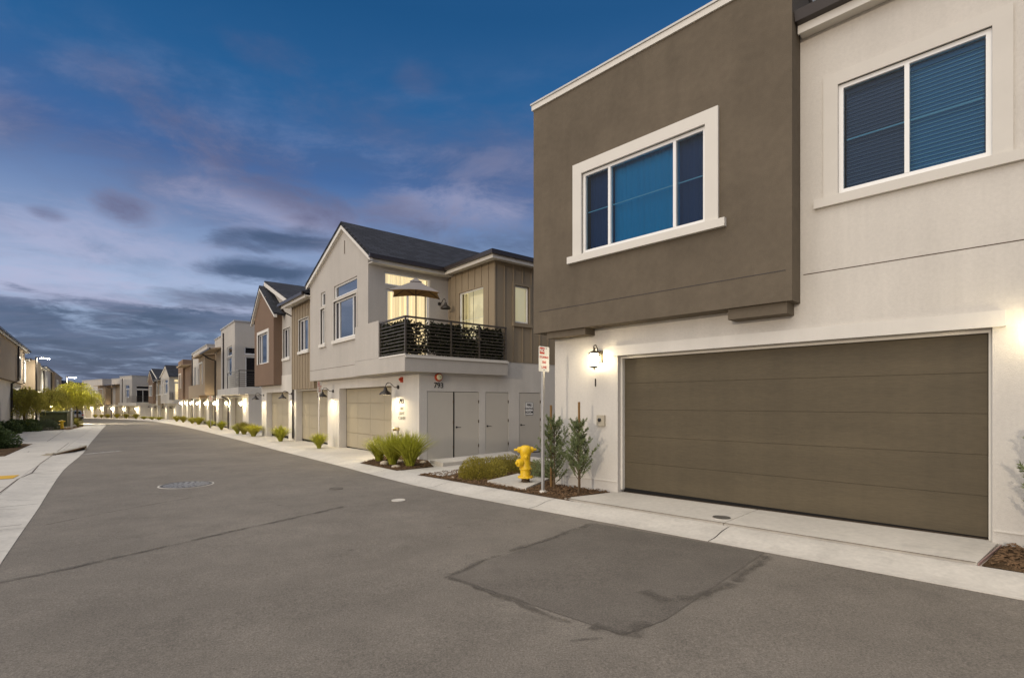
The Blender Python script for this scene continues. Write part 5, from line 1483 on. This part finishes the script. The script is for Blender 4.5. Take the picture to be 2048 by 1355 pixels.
rnd = random.Random(61)
t = thing('ivy_screen', 'dark ivy leaf screen tied behind the balcony railing', 'leaf screen', FA.p(0, 0, 3.0), FA.rz); mb = MB()
def ivy(x0, x1, y0, y1, n, thin=()):
    k = 0
    while k < n:
        x, y, z = rnd.uniform(x0, x1), rnd.uniform(y0, y1), rnd.uniform(.03, 1.02)
        if any(abs(y - ty) < r_ and abs(z - tz) < hh and rnd.random() < .72 for ty, r_, tz, hh in thin): k += 1; continue
        if z > .95 and rnd.random() < .55: k += 1; continue
        k += 1
        leafquad(mb, (x, y, z), rdir(), rnd.uniform(.07, .11), .065)
ivy(-1.48, .10, -.52, -.42, 4600)
ivy(.06, .15, -.50, 3.1, 10500, ((-.0, .34, .80, .22), (.0, .25, .42, .16), (1.75, .30, .82, .20), (2.05, .2, .70, .18), (.25, .3, .10, .09)))
mb.build('leaves', 'ivy', t)
mb = MB()
for y_ in [(-.45 + .3 * i) for i in range(12)]: mb.box(.095, .105, y_ - .004, y_ + .004, .02, 1.0)
mb.build('lattice', 'black', t)
t = thing('potted_plant', 'leafy potted plant behind the balcony rail before the lit window', 'potted plant', FA.p(-.75, 2.2, 3.0), FA.rz)
mb = MB(); mb.lathe([(.13, 0), (.17, .32), (.18, .34), (.15, .33)], seg=16); mb.build('pot', 'redbrown', t, 40)
mb = MB()
for k in range(220):
    d = rdir(.1, 1); leafquad(mb, Vector((0, 0, .35)) + d * rnd.uniform(.15, 1.0) * .8, d + rdir() * .6, rnd.uniform(.09, .16), .05)
for k in range(10):
    d = rdir(.35, 1); mb.tube([(0, 0, .3), d * .35 + Vector((0, 0, .4)), d * .75 + Vector((0, 0, .4))], .006, 5)
mb.build('leaves', 'leafgrey', t)
t = thing('ceiling_lamp', 'glowing ceiling lamp inside the lit bedroom window', 'ceiling lamp', FA.p(-1.95, 3.42, 5.42), FA.rz)
mb = MB(); mb.lathe([(.07, .05), (.09, .0), (.05, -.05)], seg=16); mb.build('shade', 'lantern_glow', t, 60)
mb = MB(); mb.tube([(0, 0, .05), (0, 0, .44)], .008, 6); mb.build('cord', 'black', t)

# ------------------------------------------------------------------ parked car
def car(label, loc, rz):
    t = thing('parked_car', label, 'car', loc, rz)
    prof = [(-2.28, .42), (-2.32, .72), (-2.26, .98), (-2.05, 1.06), (1.0, 1.04), (1.95, .93), (2.2, .78), (2.24, .45), (2.1, .28), (-2.15, .28)]
    mb = MB()
    def sect(pr, w0, w1, zmid):
        n = len(pr); vs = []
        for y, sc in ((-w0, 1), (-w1, 1), (w1, 1), (w0, 1)): pass
        vs = [(x, -w0 if z < zmid else -w1, z) for x, z in pr] + [(x, w0 if z < zmid else w1, z) for x, z in pr]
        mb.add(vs, [tuple(range(n)), tuple(range(2 * n - 1, n - 1, -1))] + [(i, (i + 1) % n, (i + 1) % n + n, i + n) for i in range(n)])
    sect(prof, .92, .88, .9); b = mb.build('body', 'carpaint', t, 30)
    mb = MB(); sect([(-2.12, 1.055), (-1.98, 1.5), (-1.7, 1.60), (.1, 1.62), (.35, 1.55), (1.08, 1.045)], .84, .66, 1.3); cb = mb.build('cabin', 'carpaint', t, 30)
    for s in (-1, 1):
        mb = MB()
        def gp(x, z): f = (z - 1.055) / .55; return (x, s * (.845 - .18 * max(0, min(1, (z - 1.05) / .55))) , z)
        for q in ([(-1.95, 1.10), (-1.25, 1.10), (-1.25, 1.50), (-1.75, 1.50)], [(-1.18, 1.10), (-.25, 1.10), (-.25, 1.51), (-1.18, 1.51)], [(-.18, 1.10), (.85, 1.10), (.30, 1.50), (-.18, 1.51)]):
            mb.poly([(x, s * .85 if z < 1.3 else s * .67, z) for x, z in q])
        mb.build('side_window', 'carglass', cb)
        for x in (-1.45, 1.38):
            mb = MB(); mb.lathe([(.20, -.09), (.33, -.10), (.345, -.06), (.345, .06), (.33, .10), (.20, .09)], (x, s * .82, .34), (0, 1, 0), 22); w = mb.build('wheel', 'tyre', t, 40)
            mb = MB(); mb.lathe([(.20, .0), (.21, .095), (.06, .10)], (x, s * .82, .34), (0, s, 0), 14); mb.build('rim', 'steel', w, 40)
        mb = MB(); mb.box(-2.33, -2.2, s * .80 - .1, s * .80 + .1, .78, 1.0); mb.build('tail_light', 'taillight', t)
    mb = MB(); mb.poly([(-2.135, -.68, 1.10), (-2.135, .68, 1.10), (-2.005, .58, 1.46), (-2.005, -.58, 1.46)]); mb.build('rear_window', 'carglass', cb)
    mb = MB(); mb.box(-2.36, -2.25, -.85, .85, .36, .58); mb.build('bumper', 'tyre', t)
    return t


car('silver car parked with its tail toward us by the bend', (-68.7, 79.3, base(-68.7, 79.3) - .15), R(152))
